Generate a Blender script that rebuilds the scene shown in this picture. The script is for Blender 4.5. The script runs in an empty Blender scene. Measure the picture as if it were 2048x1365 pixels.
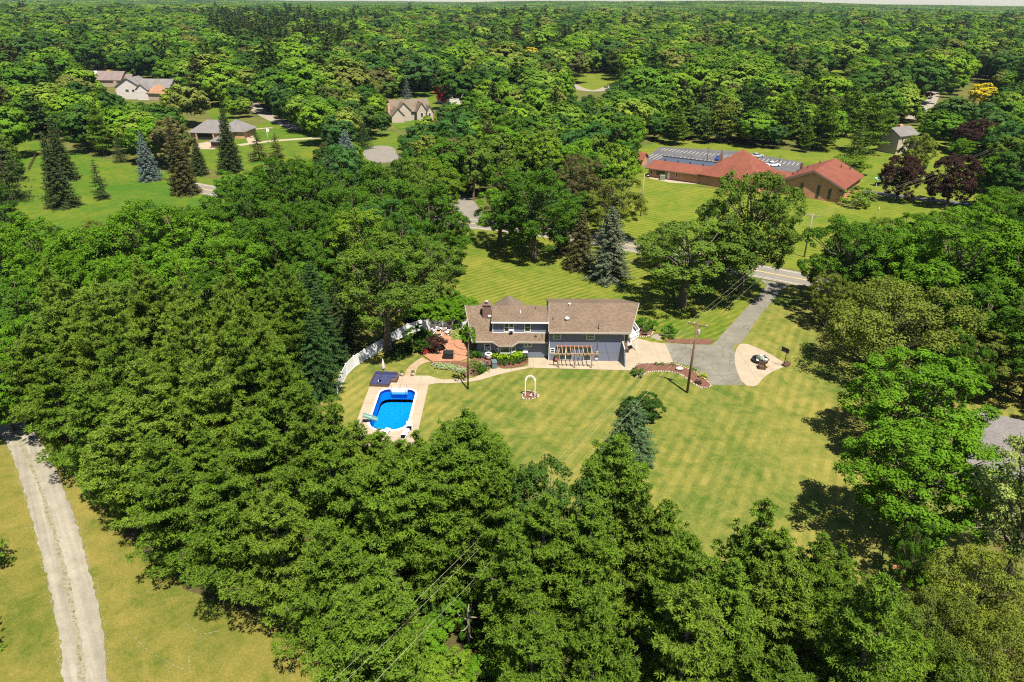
import bpy, math, random
import numpy as np
from mathutils import Vector, Matrix
R_ = math.radians
scene = bpy.context.scene
# ------------------------------------------------------------------ camera
CAM_H = 48.7; PITCH = R_(26.6); ROLL = R_(0.45); FPX = 24/36*2048
cam_d = bpy.data.cameras.new('camera'); cam_d.lens = 24; cam_d.sensor_width = 36
cam_d.clip_start = 0.5; cam_d.clip_end = 30000
cam = bpy.data.objects.new('camera', cam_d); scene.collection.objects.link(cam)
_c, _s = math.cos(PITCH), math.sin(PITCH)
FW = Vector((0, _c, -_s)); UP0 = Vector((0, _s, _c)); RT0 = Vector((1, 0, 0))
RT = math.cos(ROLL)*RT0 + math.sin(ROLL)*UP0
UP = -math.sin(ROLL)*RT0 + math.cos(ROLL)*UP0
cam.matrix_world = Matrix(((RT.x, UP.x, -FW.x, 0), (RT.y, UP.y, -FW.y, 0), (RT.z, UP.z, -FW.z, CAM_H), (0, 0, 0, 1)))
scene.camera = cam
# ------------------------------------------------------------------ world, sun, exposure
SUNV = Vector((0.20, -0.37, 0.0)); SUNV.z = 0.93; SUNV.normalize()
SUN_EL = math.asin(SUNV.z); SUN_AZ = math.atan2(SUNV.x, SUNV.y)
w = bpy.data.worlds.new("World"); scene.world = w; w.use_nodes = True
nt = w.node_tree; bg = nt.nodes['Background']
sky = nt.nodes.new('ShaderNodeTexSky'); sky.sky_type = 'NISHITA'; sky.sun_disc = False
sky.sun_elevation = SUN_EL; sky.sun_rotation = SUN_AZ; sky.air_density = 1.0; sky.dust_density = 0.3
nt.links.new(sky.outputs[0], bg.inputs[0]); bg.inputs[1].default_value = 0.06
sd = bpy.data.lights.new('sun', 'SUN'); sd.energy = 5.0; sd.angle = R_(0.55); sd.color = (1.0, 0.95, 0.85)
so = bpy.data.objects.new('sun', sd); scene.collection.objects.link(so)
so.rotation_euler = SUNV.to_track_quat('Z', 'Y').to_euler(); so.location = (0, 0, 200)
scene.view_settings.view_transform = 'Standard'; scene.view_settings.look = 'None'
scene.view_settings.exposure = 1.05; scene.view_settings.gamma = 1.0
scene.view_settings.use_curve_mapping = False
cy = scene.cycles
cy.max_bounces = 5; cy.diffuse_bounces = 1; cy.glossy_bounces = 2; cy.transmission_bounces = 3
cy.volume_bounces = 0; cy.use_denoising = False; cy.filter_width = 1.15; cy.sample_clamp_indirect = 4.0; cy.caustics_reflective = False; cy.caustics_refractive = False

# ------------------------------------------------------------------ photo ray -> place helpers
def ray(px, py):
    return FW + RT*((px-1024)/FPX) + UP*((682.5-py)/FPX)
def G(px, py, z=0.0):
    d = ray(px, py); t = (z-CAM_H)/d.z
    return (d.x*t, d.y*t)
def atY(px, py, Y):
    d = ray(px, py); t = Y/d.y
    return (d.x*t, CAM_H+d.z*t)
def proj(x, y, z):
    v = Vector((x, y, z-CAM_H)); q = max(v.dot(FW), 1e-3)
    return (1024+FPX*v.dot(RT)/q, 682.5-FPX*v.dot(UP)/q)

# ------------------------------------------------------------------ materials
MATS = {}
class NB:
    def __init__(s, name):
        s.m = bpy.data.materials.new(name); s.m.use_nodes = True
        s.t = s.m.node_tree; s.n = s.t.nodes; s.l = s.t.links
        s.b = s.n['Principled BSDF']
    def node(s, kind, **kw):
        x = s.n.new(kind)
        for k, v in kw.items():
            if k.startswith('i_'): x.inputs[k[2:].replace('_', ' ')].default_value = v
            elif k.startswith('I'): x.inputs[int(k[1:])].default_value = v
            else: setattr(x, k, v)
        return x
    def link(s, a, b): s.l.new(a, b)
    def coord(s, rot=0.0, scale=(1, 1, 1), kind='Object'):
        tc = s.node('ShaderNodeTexCoord'); mp = s.node('ShaderNodeMapping')
        mp.inputs['Rotation'].default_value = (0, 0, rot); mp.inputs['Scale'].default_value = scale
        s.link(tc.outputs[kind], mp.inputs[0]); return mp.outputs[0]
    def along(s, rot, sx):
        tc = s.node('ShaderNodeTexCoord'); mp = s.node('ShaderNodeMapping', vector_type='TEXTURE')
        mp.inputs['Rotation'].default_value = (0, 0, rot); mp.inputs['Scale'].default_value = (sx, 1, 1)
        s.link(tc.outputs['Object'], mp.inputs[0]); return mp.outputs[0]
    def noise(s, vec, scale, detail=4, rough=0.6):
        x = s.node('ShaderNodeTexNoise'); x.inputs['Scale'].default_value = scale
        x.inputs['Detail'].default_value = detail; x.inputs['Roughness'].default_value = rough
        s.link(vec, x.inputs['Vector']); return x.outputs['Fac']
    def ramp(s, fac, stops):
        x = s.node('ShaderNodeValToRGB'); cr = x.color_ramp
        while len(cr.elements) < len(stops): cr.elements.new(0.5)
        for e, (p, c) in zip(cr.elements, stops):
            e.position = p; e.color = (*c, 1) if len(c) == 3 else c
        s.link(fac, x.inputs[0]); return x.outputs[0]
    def mix(s, fac, a, b, mode='MIX'):
        x = s.node('ShaderNodeMix', data_type='RGBA', blend_type=mode)
        for sock, v in ((x.inputs[0], fac), (x.inputs[6], a), (x.inputs[7], b)):
            if hasattr(v, 'links'): s.link(v, sock)
            elif isinstance(v, (int, float)): sock.default_value = v
            else: sock.default_value = (*v, 1)
        return x.outputs[2]
    def math(s, op, a, b=None):
        x = s.node('ShaderNodeMath', operation=op)
        for i, v in enumerate((a, b)):
            if v is None: continue
            if hasattr(v, 'links'): s.link(v, x.inputs[i])
            else: x.inputs[i].default_value = v
        return x.outputs[0]
    def out(s, col, rough=0.8, spec=0.3, metal=0.0, bump=None, bstr=0.3, bdist=0.05):
        if hasattr(col, 'links'): s.link(col, s.b.inputs['Base Color'])
        else: s.b.inputs['Base Color'].default_value = (*col, 1)
        s.b.inputs['Roughness'].default_value = rough; s.b.inputs['Metallic'].default_value = metal
        s.b.inputs['Specular IOR Level'].default_value = spec
        if bump is not None:
            bp = s.node('ShaderNodeBump'); bp.inputs['Strength'].default_value = bstr; bp.inputs['Distance'].default_value = bdist
            s.link(bump, bp.inputs['Height']); s.link(bp.outputs[0], s.b.inputs['Normal'])
        return s.m
def plain(name, col, rough=0.6, var=0.12, scale=3.0, spec=0.35, metal=0.0):
    if name in MATS: return MATS[name]
    b = NB(name); v = b.coord(); n = b.noise(v, scale)
    lo = tuple(max(0, c*(1-var)) for c in col); hi = tuple(min(1, c*(1+var)) for c in col)
    MATS[name] = b.out(b.ramp(n, [(0.3, lo), (0.7, hi)]), rough, spec, metal); return MATS[name]

def grass_mat(name, green, dry, dryness=0.5, stripe=None, stripe_w=1.6, patch=0.07, brown=None, sc=0.12):
    b = NB(name); v = b.coord(rot=0.7)
    n1 = b.noise(v, patch, 6, 0.68); n2 = b.noise(v, 0.53, 6, 0.75); n3 = b.noise(v, 6.0, 3, 0.8)
    for sk in (n1, n2): sk.node.inputs['Distortion'].default_value = 0.8
    n0 = b.noise(b.coord(rot=2.1), patch*3.3, 6, 0.7); n0.node.inputs['Distortion'].default_value = 1.5
    f = b.math('ADD', b.math('ADD', b.math('MULTIPLY', n1, 0.42), b.math('MULTIPLY', n2, 0.30)), b.math('MULTIPLY', n0, 0.28))
    c = dryness
    col = b.ramp(f, [(0.43-(c-0.5)*0.3, green), (0.50-(c-0.5)*0.3, tuple(g*0.5+d*0.5 for g, d in zip(green, dry))), (0.585-(c-0.5)*0.3, dry)])
    if stripe is not None:
        v2 = b.coord(rot=stripe)
        wv = b.node('ShaderNodeTexWave', wave_type='BANDS', bands_direction='Y', wave_profile='SIN')
        wv.inputs['Scale'].default_value = 0.314/stripe_w/2; wv.inputs['Distortion'].default_value = 1.1
        wv.inputs['Detail'].default_value = 3; wv.inputs['Detail Scale'].default_value = 0.21; wv.inputs['Detail Roughness'].default_value = 0.7
        b.link(v2, wv.inputs['Vector'])
        sf = b.ramp(wv.outputs['Fac'], [(0.2, (1-sc, 1-sc*.7, 1-sc)), (0.8, (1+sc*.6, 1+sc*.35, 1+sc*.5))])
        fade = b.ramp(b.noise(b.coord(rot=1.3), 0.11, 3, 0.6), [(0.38, (.25,)*3), (0.62, (1, 1, 1))])
        col = b.mix(fade, col, b.mix(1.0, col, sf, 'MULTIPLY'))
    sp = b.ramp(n3, [(0.3, (0.66, 0.7, 0.62)), (0.7, (1.28, 1.24, 1.25))])
    col = b.mix(1.0, col, sp, 'MULTIPLY')
    if brown is not None:
        n4 = b.noise(b.coord(), 0.22, 6, 0.7)
        col = b.mix(b.ramp(n4, [(0.52, (0, 0, 0)), (0.68, (1, 1, 1))]), col, brown)
    return b.out(col, 0.95, 0.1, bump=b.noise(v, 9, 4, 0.7), bstr=0.5, bdist=0.06)

M = {}
M['ground'] = grass_mat('woodland_floor', (0.055, 0.085, 0.016), (0.13, 0.12, 0.03), 0.5, brown=(0.11, 0.065, 0.03))
M['lawn_back'] = grass_mat('backyard_grass', (0.072, 0.108, 0.016), (0.20, 0.175, 0.040), 0.52, stripe=R_(-62), stripe_w=0.75, sc=0.20)
M['lawn_front'] = grass_mat('front_yard_grass', (0.075, 0.118, 0.011), (0.165, 0.162, 0.024), 0.5, stripe=R_(-38), stripe_w=0.62, sc=0.34)
M['lawn_church'] = grass_mat('mown_green_grass', (0.080, 0.13, 0.010), (0.155, 0.16, 0.020), 0.5, stripe=R_(30), stripe_w=0.85, sc=0.36)
M['lawn_left'] = grass_mat('roadside_dry_grass', (0.075, 0.095, 0.012), (0.180, 0.148, 0.034), 0.53, patch=0.06)
M['meadow'] = grass_mat('meadow_grass', (0.045, 0.105, 0.008), (0.125, 0.14, 0.014), 0.45, patch=0.03)
M['litter'] = grass_mat('needle_litter', (0.045, 0.05, 0.016), (0.10, 0.07, 0.03), 0.5)

def asphalt(name, base, crack=0.5, patch=0.25):
    b = NB(name); v = b.coord()
    n1 = b.noise(v, 0.35, 5, 0.65); n3 = b.noise(v, 12, 3, 0.8)
    col = b.ramp(n1, [(0.3, tuple(c*(1-patch) for c in base)), (0.7, tuple(c*(1+patch*0.6) for c in base))])
    col = b.mix(1.0, col, b.ramp(n3, [(0.3, (0.85,)*3), (0.7, (1.12,)*3)]), 'MULTIPLY')
    if crack:
        nz = b.node('ShaderNodeTexNoise'); nz.inputs['Scale'].default_value = 0.8; b.link(v, nz.inputs['Vector'])
        mx = b.node('ShaderNodeMix', data_type='VECTOR'); mx.inputs[0].default_value = 0.35
        b.link(v, mx.inputs[4]); b.link(nz.outputs['Color'], mx.inputs[5])
        vo = b.node('ShaderNodeTexVoronoi', feature='DISTANCE_TO_EDGE'); vo.inputs['Scale'].default_value = 0.75
        b.link(mx.outputs[1], vo.inputs['Vector'])
        f = b.ramp(vo.outputs['Distance'], [(0.0, (1, 1, 1)), (0.028, (0, 0, 0))])
        n5 = b.noise(v, 0.25, 2, 0.5)
        f = b.math('MULTIPLY', b.math('MULTIPLY', f, b.ramp(n5, [(0.4, (0, 0, 0)), (0.55, (1, 1, 1))])), crack)
        col = b.mix(f, col, (0.06, 0.06, 0.035))
    return b.out(col, 0.9, 0.2)
M['drive'] = asphalt('driveway_asphalt', (0.17, 0.155, 0.12), 0.9)
M['road'] = asphalt('road_asphalt', (0.19, 0.17, 0.14), 0.25, 0.15)
M['lot'] = asphalt('parking_asphalt', (0.10, 0.098, 0.10), 0.3, 0.3)
M['faroad'] = asphalt('lane_concrete', (0.25, 0.215, 0.17), 0.0, 0.15)

def concrete(name, base, joint=3.0, rot=0.0):
    b = NB(name); v = b.coord(rot=rot)
    n1 = b.noise(v, 0.5, 5, 0.6); n3 = b.noise(v, 9, 3, 0.7)
    col = b.ramp(n1, [(0.3, tuple(c*0.86 for c in base)), (0.7, tuple(c*1.08 for c in base))])
    col = b.mix(1.0, col, b.ramp(n3, [(0.3, (0.92,)*3), (0.7, (1.06,)*3)]), 'MULTIPLY')
    br = b.node('ShaderNodeTexBrick', offset=0.0); br.inputs['Scale'].default_value = 1.0
    br.inputs['Brick Width'].default_value = joint; br.inputs['Row Height'].default_value = joint
    br.inputs['Mortar Size'].default_value = 0.025; b.link(v, br.inputs['Vector'])
    col = b.mix(br.outputs['Fac'], col, tuple(c*0.6 for c in base))
    return b.out(col, 0.85, 0.2)
M['concrete'] = concrete('light_concrete', (0.33, 0.265, 0.185), 3.2)
M['deckconc'] = concrete('pool_deck_concrete', (0.345, 0.27, 0.19), 2.6, 0.0)
def brickmat(name, c1, c2, mortar, bw, rh, ms=0.012, rot=0.0, vertical=False):
    b = NB(name)
    if vertical:
        tc = b.node('ShaderNodeTexCoord'); sx = b.node('ShaderNodeSeparateXYZ'); b.link(tc.outputs['Object'], sx.inputs[0])
        cx = b.node('ShaderNodeCombineXYZ')
        b.link(b.math('ADD', sx.outputs[0], sx.outputs[1]), cx.inputs[0]); b.link(sx.outputs[2], cx.inputs[1]); v = cx.outputs[0]
    else: v = b.coord(rot=rot)
    br = b.node('ShaderNodeTexBrick'); br.inputs['Scale'].default_value = 1.0
    br.inputs['Brick Width'].default_value = bw; br.inputs['Row Height'].default_value = rh
    br.inputs['Mortar Size'].default_value = ms; b.link(v, br.inputs['Vector'])
    br.inputs['Color1'].default_value = (*c1, 1); br.inputs['Color2'].default_value = (*c2, 1); br.inputs['Mortar'].default_value = (*mortar, 1)
    n = b.noise(b.coord(), 0.8, 4, 0.7)
    col = b.mix(1.0, br.outputs['Color'], b.ramp(n, [(0.3, (0.82,)*3), (0.7, (1.15,)*3)]), 'MULTIPLY')
    return b.out(col, 0.85, 0.2)
M['patio'] = brickmat('patio_brick', (0.30, 0.135, 0.075), (0.40, 0.20, 0.115), (0.25, 0.13, 0.08), 0.22, 0.11, 0.008, R_(20))
M['paver'] = brickmat('path_pavers', (0.30, 0.215, 0.13), (0.36, 0.26, 0.16), (0.2, 0.14, 0.09), 0.22, 0.11, 0.008, R_(35))
M['brick'] = brickmat('red_brick', (0.46, 0.18, 0.085), (0.56, 0.25, 0.125), (0.45, 0.3, 0.2), 0.24, 0.08, 0.01, vertical=True)
M['brickdark'] = brickmat('brown_brick', (0.13, 0.075, 0.06), (0.2, 0.11, 0.085), (0.18, 0.13, 0.1), 0.24, 0.08, 0.012, vertical=True)
M['brickhouse'] = brickmat('orange_brick', (0.46, 0.22, 0.12), (0.52, 0.27, 0.15), (0.5, 0.38, 0.28), 0.24, 0.08, 0.01, vertical=True)

def siding(name, c, c2=None, pitch=0.2):
    b = NB(name); v = b.coord()
    tc = b.node('ShaderNodeTexCoord'); sx = b.node('ShaderNodeSeparateXYZ'); b.link(tc.outputs['Object'], sx.inputs[0])
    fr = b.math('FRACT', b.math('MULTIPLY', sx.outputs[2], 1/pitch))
    n = b.noise(b.coord(scale=(0.15, 0.15, 1.3)), 0.9, 3, 0.6)
    c2 = c2 or tuple(x*0.85 for x in c)
    col = b.ramp(n, [(0.35, c2), (0.65, c)])
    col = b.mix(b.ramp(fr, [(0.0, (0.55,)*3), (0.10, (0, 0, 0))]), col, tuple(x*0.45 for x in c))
    return b.out(col, 0.6, 0.3, bump=fr, bstr=0.4, bdist=0.02)
M['siding'] = siding('slate_blue_siding', (0.165, 0.175, 0.265), (0.15, 0.175, 0.205))
M['siding_beige'] = siding('beige_siding', (0.46, 0.39, 0.31))
M['siding_white'] = siding('offwhite_siding', (0.62, 0.56, 0.52))
M['siding_tan'] = siding('tan_siding', (0.42, 0.33, 0.24))

def shingles(name, a, bb, scale=1.0):
    b = NB(name); v = b.coord()
    br = b.node('ShaderNodeTexBrick'); br.inputs['Scale'].default_value = 1.0
    br.inputs['Brick Width'].default_value = 0.32; br.inputs['Row Height'].default_value = 0.16
    br.inputs['Mortar Size'].default_value = 0.012; b.link(v, br.inputs['Vector'])
    br.inputs['Color1'].default_value = (*a, 1); br.inputs['Color2'].default_value = (*bb, 1)
    br.inputs['Mortar'].default_value = (*[x*0.6 for x in a], 1)
    n = b.noise(v, 4.5, 4, 0.8)
    col = b.mix(1.0, br.outputs['Color'], b.ramp(n, [(0.3, (0.7,)*3), (0.7, (1.25,)*3)]), 'MULTIPLY')
    n2 = b.noise(v, 0.35, 3, 0.5)
    col = b.mix(1.0, col, b.ramp(n2, [(0.3, (0.88,)*3), (0.7, (1.1,)*3)]), 'MULTIPLY')
    return b.out(col, 0.9, 0.15, bump=n, bstr=0.4, bdist=0.03)
M['shingle'] = shingles('brown_shingles', (0.135, 0.094, 0.064), (0.195, 0.14, 0.096))
M['shingle_tan'] = shingles('taupe_shingles', (0.155, 0.115, 0.085), (0.19, 0.145, 0.105))
M['shingle_grey'] = shingles('grey_shingles', (0.15, 0.135, 0.125), (0.2, 0.18, 0.165))
M['shingle_light'] = shingles('pale_grey_shingles', (0.165, 0.15, 0.14), (0.20, 0.18, 0.17))
M['shingle_orange'] = shingles('cedar_shingles', (0.28, 0.15, 0.085), (0.34, 0.19, 0.11))
M['shingle_mauve'] = shingles('mauve_shingles', (0.19, 0.145, 0.13), (0.23, 0.17, 0.155))
M['redroof'] = shingles('red_shingles', (0.180, 0.058, 0.036), (0.215, 0.074, 0.046))
M['mulch'] = plain('bark_mulch', (0.13, 0.058, 0.036), 0.95, 0.5, 7)
M['rocks'] = plain('pale_edging_stone', (0.46, 0.4, 0.34), 0.9, 0.3, 5)
M['white'] = plain('white_paint', (0.78, 0.76, 0.72), 0.45, 0.04)
M['vinyl'] = plain('white_vinyl', (0.74, 0.73, 0.72), 0.5, 0.05, 1.0)
M['cream'] = plain('cream_trim', (0.36, 0.31, 0.25), 0.6, 0.06)
M['glass'] = plain('dark_window_glass', (0.035, 0.04, 0.035), 0.12, 0.4, 1.5, 0.6)
M['glassgreen'] = plain('greenish_window_glass', (0.10, 0.115, 0.06), 0.15, 0.4, 1.5, 0.6)
M['black'] = plain('black_plastic', (0.018, 0.018, 0.02), 0.5, 0.2)
M['darkmetal'] = plain('dark_metal', (0.05, 0.048, 0.048), 0.5, 0.2, metal=0.2)
M['steel'] = plain('galvanised_steel', (0.42, 0.42, 0.42), 0.4, 0.15, metal=0.4)
M['pole'] = plain('weathered_pole_wood', (0.155, 0.088, 0.052), 0.9, 0.25, 6)
M['polegrey'] = plain('grey_pole_wood', (0.26, 0.215, 0.16), 0.9, 0.2, 6)
M['bark'] = plain('tree_bark', (0.115, 0.088, 0.062), 0.95, 0.35, 4)
M['barkpale'] = plain('pale_tree_bark', (0.26, 0.215, 0.16), 0.95, 0.3, 4)
M['wood'] = plain('weathered_deck_wood', (0.30, 0.20, 0.115), 0.85, 0.25, 5)
M['redwood'] = plain('reddish_wood', (0.30, 0.12, 0.055), 0.85, 0.25, 5)
M['navy'] = plain('navy_cushion', (0.035, 0.04, 0.10), 0.8, 0.15)
M['wicker'] = plain('brown_wicker', (0.10, 0.06, 0.045), 0.8, 0.3, 12)
M['slate'] = plain('slate_grey_plastic', (0.10, 0.13, 0.14), 0.6, 0.15)
M['beige'] = plain('beige_metal', (0.34, 0.29, 0.22), 0.5, 0.1)
M['red'] = plain('faded_red_plastic', (0.32, 0.06, 0.045), 0.6, 0.15)
M['orange'] = plain('amber_cushion', (0.62, 0.30, 0.07), 0.7, 0.15)
M['brown'] = plain('dark_brown_fabric', (0.085, 0.045, 0.03), 0.8, 0.2)
M['bluecar'] = plain('blue_car_paint', (0.03, 0.06, 0.30), 0.25, 0.05, 1, 0.6)
M['silvercar'] = plain('silver_car_paint', (0.42, 0.43, 0.43), 0.25, 0.05, 1, 0.6)
M['whitecar'] = plain('white_car_paint', (0.75, 0.75, 0.75), 0.25, 0.03, 1, 0.6)
M['rubber'] = plain('tyre_rubber', (0.02, 0.02, 0.02), 0.85, 0.1)
M['green'] = plain('dull_green_metal', (0.16, 0.2, 0.12), 0.6, 0.15)
M['teal'] = plain('teal_canvas', (0.16, 0.33, 0.27), 0.7, 0.1)
M['yellow'] = plain('road_paint_yellow', (0.55, 0.40, 0.10), 0.8, 0.2, 2)
M['paint'] = plain('road_paint_white', (0.5, 0.47, 0.4), 0.8, 0.2, 2)
M['wire'] = plain('aluminium_wire', (0.30, 0.28, 0.2), 0.5, 0.1)
M['fencewood'] = plain('stockade_fence_wood', (0.32, 0.24, 0.15), 0.9, 0.35, 3)
M['solar'] = plain('blue_black_membrane', (0.055, 0.065, 0.085), 0.5, 0.2)
M['letters'] = plain('black_letter_paint', (0.02, 0.02, 0.02), 0.6, 0.1)
M['stripe'] = None
b = NB('striped_cushion_fabric'); wv = b.node('ShaderNodeTexWave', bands_direction='Y'); wv.inputs['Scale'].default_value = 1.7
b.link(b.coord(), wv.inputs['Vector']); M['stripe'] = b.out(b.ramp(wv.outputs['Fac'], [(0.45, (0.02, 0.03, 0.09)), (0.55, (0.7, 0.7, 0.7))]), 0.8)
b = NB('pool_liner'); v = b.coord(); n = b.noise(v, 3.0, 4, 0.6)
M['liner'] = b.out(b.ramp(n, [(0.35, (0.008, 0.27, 0.66)), (0.65, (0.012, 0.38, 0.80))]), 0.7)
M['linertop'] = plain('pool_liner_border', (0.012, 0.03, 0.22), 0.5, 0.3, 6)
# water: clear dielectric sheet over the liner, with the blue absorption of deep pool water
b = NB('pool_water'); v = b.coord(); n = b.noise(v, 2.2, 3, 0.5)
tr = b.node('ShaderNodeBsdfTransparent'); gl = b.node('ShaderNodeBsdfGlossy'); gl.inputs['Roughness'].default_value = 0.08
tr.inputs['Color'].default_value = (0.30, 0.74, 0.97, 1)
fr = b.node('ShaderNodeFresnel'); fr.inputs['IOR'].default_value = 1.33
bp = b.node('ShaderNodeBump'); bp.inputs['Strength'].default_value = 0.25; bp.inputs['Distance'].default_value = 0.05; b.link(n, bp.inputs['Height'])
b.link(bp.outputs[0], gl.inputs['Normal']); b.link(bp.outputs[0], fr.inputs['Normal'])
ms = b.node('ShaderNodeMixShader'); b.link(fr.outputs[0], ms.inputs[0]); b.link(tr.outputs[0], ms.inputs[1]); b.link(gl.outputs[0], ms.inputs[2])
b.link(ms.outputs[0], b.n['Material Output'].inputs['Surface']); M['water'] = b.m

def leafmat(name, stops=None, transl=0.16, spread=0.4):
    """stops: colour ramp over the per-instance random value; None: the object's own colour"""
    b = NB(name); oi = b.node('ShaderNodeObjectInfo')
    if stops: col = b.ramp(oi.outputs['Random'], stops)
    else: col = oi.outputs['Color']
    at = b.node('ShaderNodeAttribute', attribute_name='tone')
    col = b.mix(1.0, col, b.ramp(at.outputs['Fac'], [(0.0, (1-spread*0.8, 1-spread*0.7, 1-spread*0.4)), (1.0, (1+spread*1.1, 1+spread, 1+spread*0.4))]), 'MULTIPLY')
    di = b.node('ShaderNodeBsdfDiffuse'); tl = b.node('ShaderNodeBsdfTranslucent')
    b.link(col, di.inputs[0]); b.link(b.mix(1.0, col, (1.15, 1.2, 0.6), 'MULTIPLY'), tl.inputs[0])
    m1 = b.node('ShaderNodeMixShader'); m1.inputs[0].default_value = transl
    b.link(di.outputs[0], m1.inputs[1]); b.link(tl.outputs[0], m1.inputs[2])
    b.n.remove(b.b); b.link(m1.outputs[0], b.n['Material Output'].inputs['Surface'])
    return b.m
M['leaf'] = leafmat('tree_leaves')
M['needle'] = leafmat('conifer_needles', transl=0.12, spread=0.42)
_g = lambda r, g, bl: (r, g, bl)
M['farleaf'] = leafmat('woodland_leaves', [(0.0, _g(.055, .12, .012)), (.2, _g(.09, .175, .014)), (.42, _g(.12, .205, .016)), (.6, _g(.065, .135, .016)), (.78, _g(.155, .225, .026)), (.93, _g(.12, .13, .03)), (1, _g(.09, .18, .014))], 0.12, 0.4)
M['farleafdark'] = leafmat('dark_woodland_leaves', [(0.0, _g(.03, .070, .012)), (.35, _g(.045, .095, .016)), (.6, _g(.038, .085, .022)), (.85, _g(.06, .105, .018)), (1, _g(.075, .075, .026))], 0.1, 0.4)
M['farneedle'] = leafmat('woodland_needles', [(0, _g(.030, .060, .014)), (.5, _g(.045, .08, .016)), (1, _g(.065, .070, .022))], 0.1, 0.35)

# ------------------------------------------------------------------ mesh helpers
col_main = scene.collection
def fastmesh(name, V, F, tone=None):
    V = np.asarray(V, dtype=np.float32); F = np.asarray(F, dtype=np.int32); k = F.shape[1]
    me = bpy.data.meshes.new(name)
    me.vertices.add(len(V)); me.vertices.foreach_set('co', V.ravel())
    me.loops.add(F.size); me.loops.foreach_set('vertex_index', F.ravel())
    me.polygons.add(len(F)); me.polygons.foreach_set('loop_start', np.arange(0, F.size, k, dtype=np.int32))
    me.update(calc_edges=True)
    if tone is not None:
        a = me.attributes.new('tone', 'FLOAT', 'FACE'); a.data.foreach_set('value', np.asarray(tone, dtype=np.float32))
    return me
class MB:
    def __init__(s): s.v = []; s.f = []; s.sm = []
    def add(s, verts, faces, smooth=False):
        o = len(s.v); s.v += [tuple(p) for p in verts]; s.f += [tuple(i+o for i in f) for f in faces]; s.sm += [smooth]*len(faces); return s
    def box(s, x0, x1, y0, y1, z0, z1):
        return s.hexa([(x0, y0, z0), (x1, y0, z0), (x1, y1, z0), (x0, y1, z0)], [(x0, y0, z1), (x1, y0, z1), (x1, y1, z1), (x0, y1, z1)])
    def hexa(s, b, t):
        return s.add(list(b)+list(t), [(3, 2, 1, 0), (4, 5, 6, 7), (0, 1, 5, 4), (1, 2, 6, 5), (2, 3, 7, 6), (3, 0, 4, 7)])
    def obox(s, c, u, v, w_):
        c = Vector(c); u = Vector(u); v = Vector(v); w_ = Vector(w_)
        q = [(-1, -1), (1, -1), (1, 1), (-1, 1)]
        return s.hexa([c+u*a+v*b_-w_ for a, b_ in q], [c+u*a+v*b_+w_ for a, b_ in q])
    def bar(s, a, b_, w_, h=None):
        a = Vector(a); b_ = Vector(b_); d = (b_-a); L = d.length
        if L < 1e-6: return s
        d.normalize(); h = h or w_
        up = Vector((0, 0, 1)) if abs(d.z) < 0.95 else Vector((1, 0, 0))
        sd_ = d.cross(up).normalized(); up = sd_.cross(d).normalized()
        return s.obox((a+b_)/2, d*L/2, sd_*w_/2, up*h/2)
    def tube(s, pts, rad, n=8, caps=True, smooth=True):
        pts = [Vector(p) for p in pts]; o = len(s.v)
        if not hasattr(rad, '__len__'): rad = [rad]*len(pts)
        for i, p in enumerate(pts):
            d = (pts[min(i+1, len(pts)-1)]-pts[max(i-1, 0)]).normalized()
            up = Vector((0, 0, 1)) if abs(d.z) < 0.9 else Vector((1, 0, 0))
            a = d.cross(up).normalized(); b_ = d.cross(a)
            for k in range(n):
                t = 2*math.pi*k/n; s.v.append(tuple(p+a*math.cos(t)*rad[i]+b_*math.sin(t)*rad[i]))
        for i in range(len(pts)-1):
            for k in range(n):
                s.f.append((o+i*n+k, o+i*n+(k+1) % n, o+(i+1)*n+(k+1) % n, o+(i+1)*n+k)); s.sm.append(smooth)
        if caps:
            s.f.append(tuple(o+k for k in range(n))[::-1]); s.sm.append(False)
            s.f.append(tuple(o+(len(pts)-1)*n+k for k in range(n))); s.sm.append(False)
        return s
    def prism(s, poly, z0, z1):
        n = len(poly); v = [(x, y, z0) for x, y in poly]+[(x, y, z1) for x, y in poly]
        a = sum(poly[i][0]*poly[(i+1) % n][1]-poly[(i+1) % n][0]*poly[i][1] for i in range(n))
        if a < 0: poly = poly[::-1]; v = [(x, y, z0) for x, y in poly]+[(x, y, z1) for x, y in poly]
        return s.add(v, [tuple(range(n))[::-1], tuple(range(n, 2*n))]+[(i, (i+1) % n, n+(i+1) % n, n+i) for i in range(n)])
    def slab(s, P, th, d=None):
        """thick polygon: P top corners, pushed down by th"""
        P = [Vector(p) for p in P]; n = len(P); D = Vector(d) if d else Vector((0, 0, -th))
        nn = (P[1]-P[0]).cross(P[2]-P[0])
        if nn.z < 0: P = P[::-1]
        Q = [p+D for p in P]
        return s.add(P+Q, [tuple(range(n)), tuple(range(n, 2*n))[::-1]]+[((i+1) % n, i, n+i, n+(i+1) % n) for i in range(n)])
    def ball(s, c, r, n=8, sq=(1, 1, 1), jit=0.0, rnd=None):
        c = Vector(c); o = len(s.v); m = max(3, n//2)
        for i in range(m+1):
            ph = math.pi*i/m
            for k in range(n):
                t = 2*math.pi*k/n; j = 1+(rnd.uniform(-jit, jit) if rnd else 0)
                s.v.append((c.x+r*sq[0]*j*math.sin(ph)*math.cos(t), c.y+r*sq[1]*j*math.sin(ph)*math.sin(t), c.z+r*sq[2]*j*math.cos(ph)))
        for i in range(m):
            for k in range(n): s.f.append((o+i*n+k, o+(i+1)*n+k, o+(i+1)*n+(k+1) % n, o+i*n+(k+1) % n)); s.sm.append(True)
        return s
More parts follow.
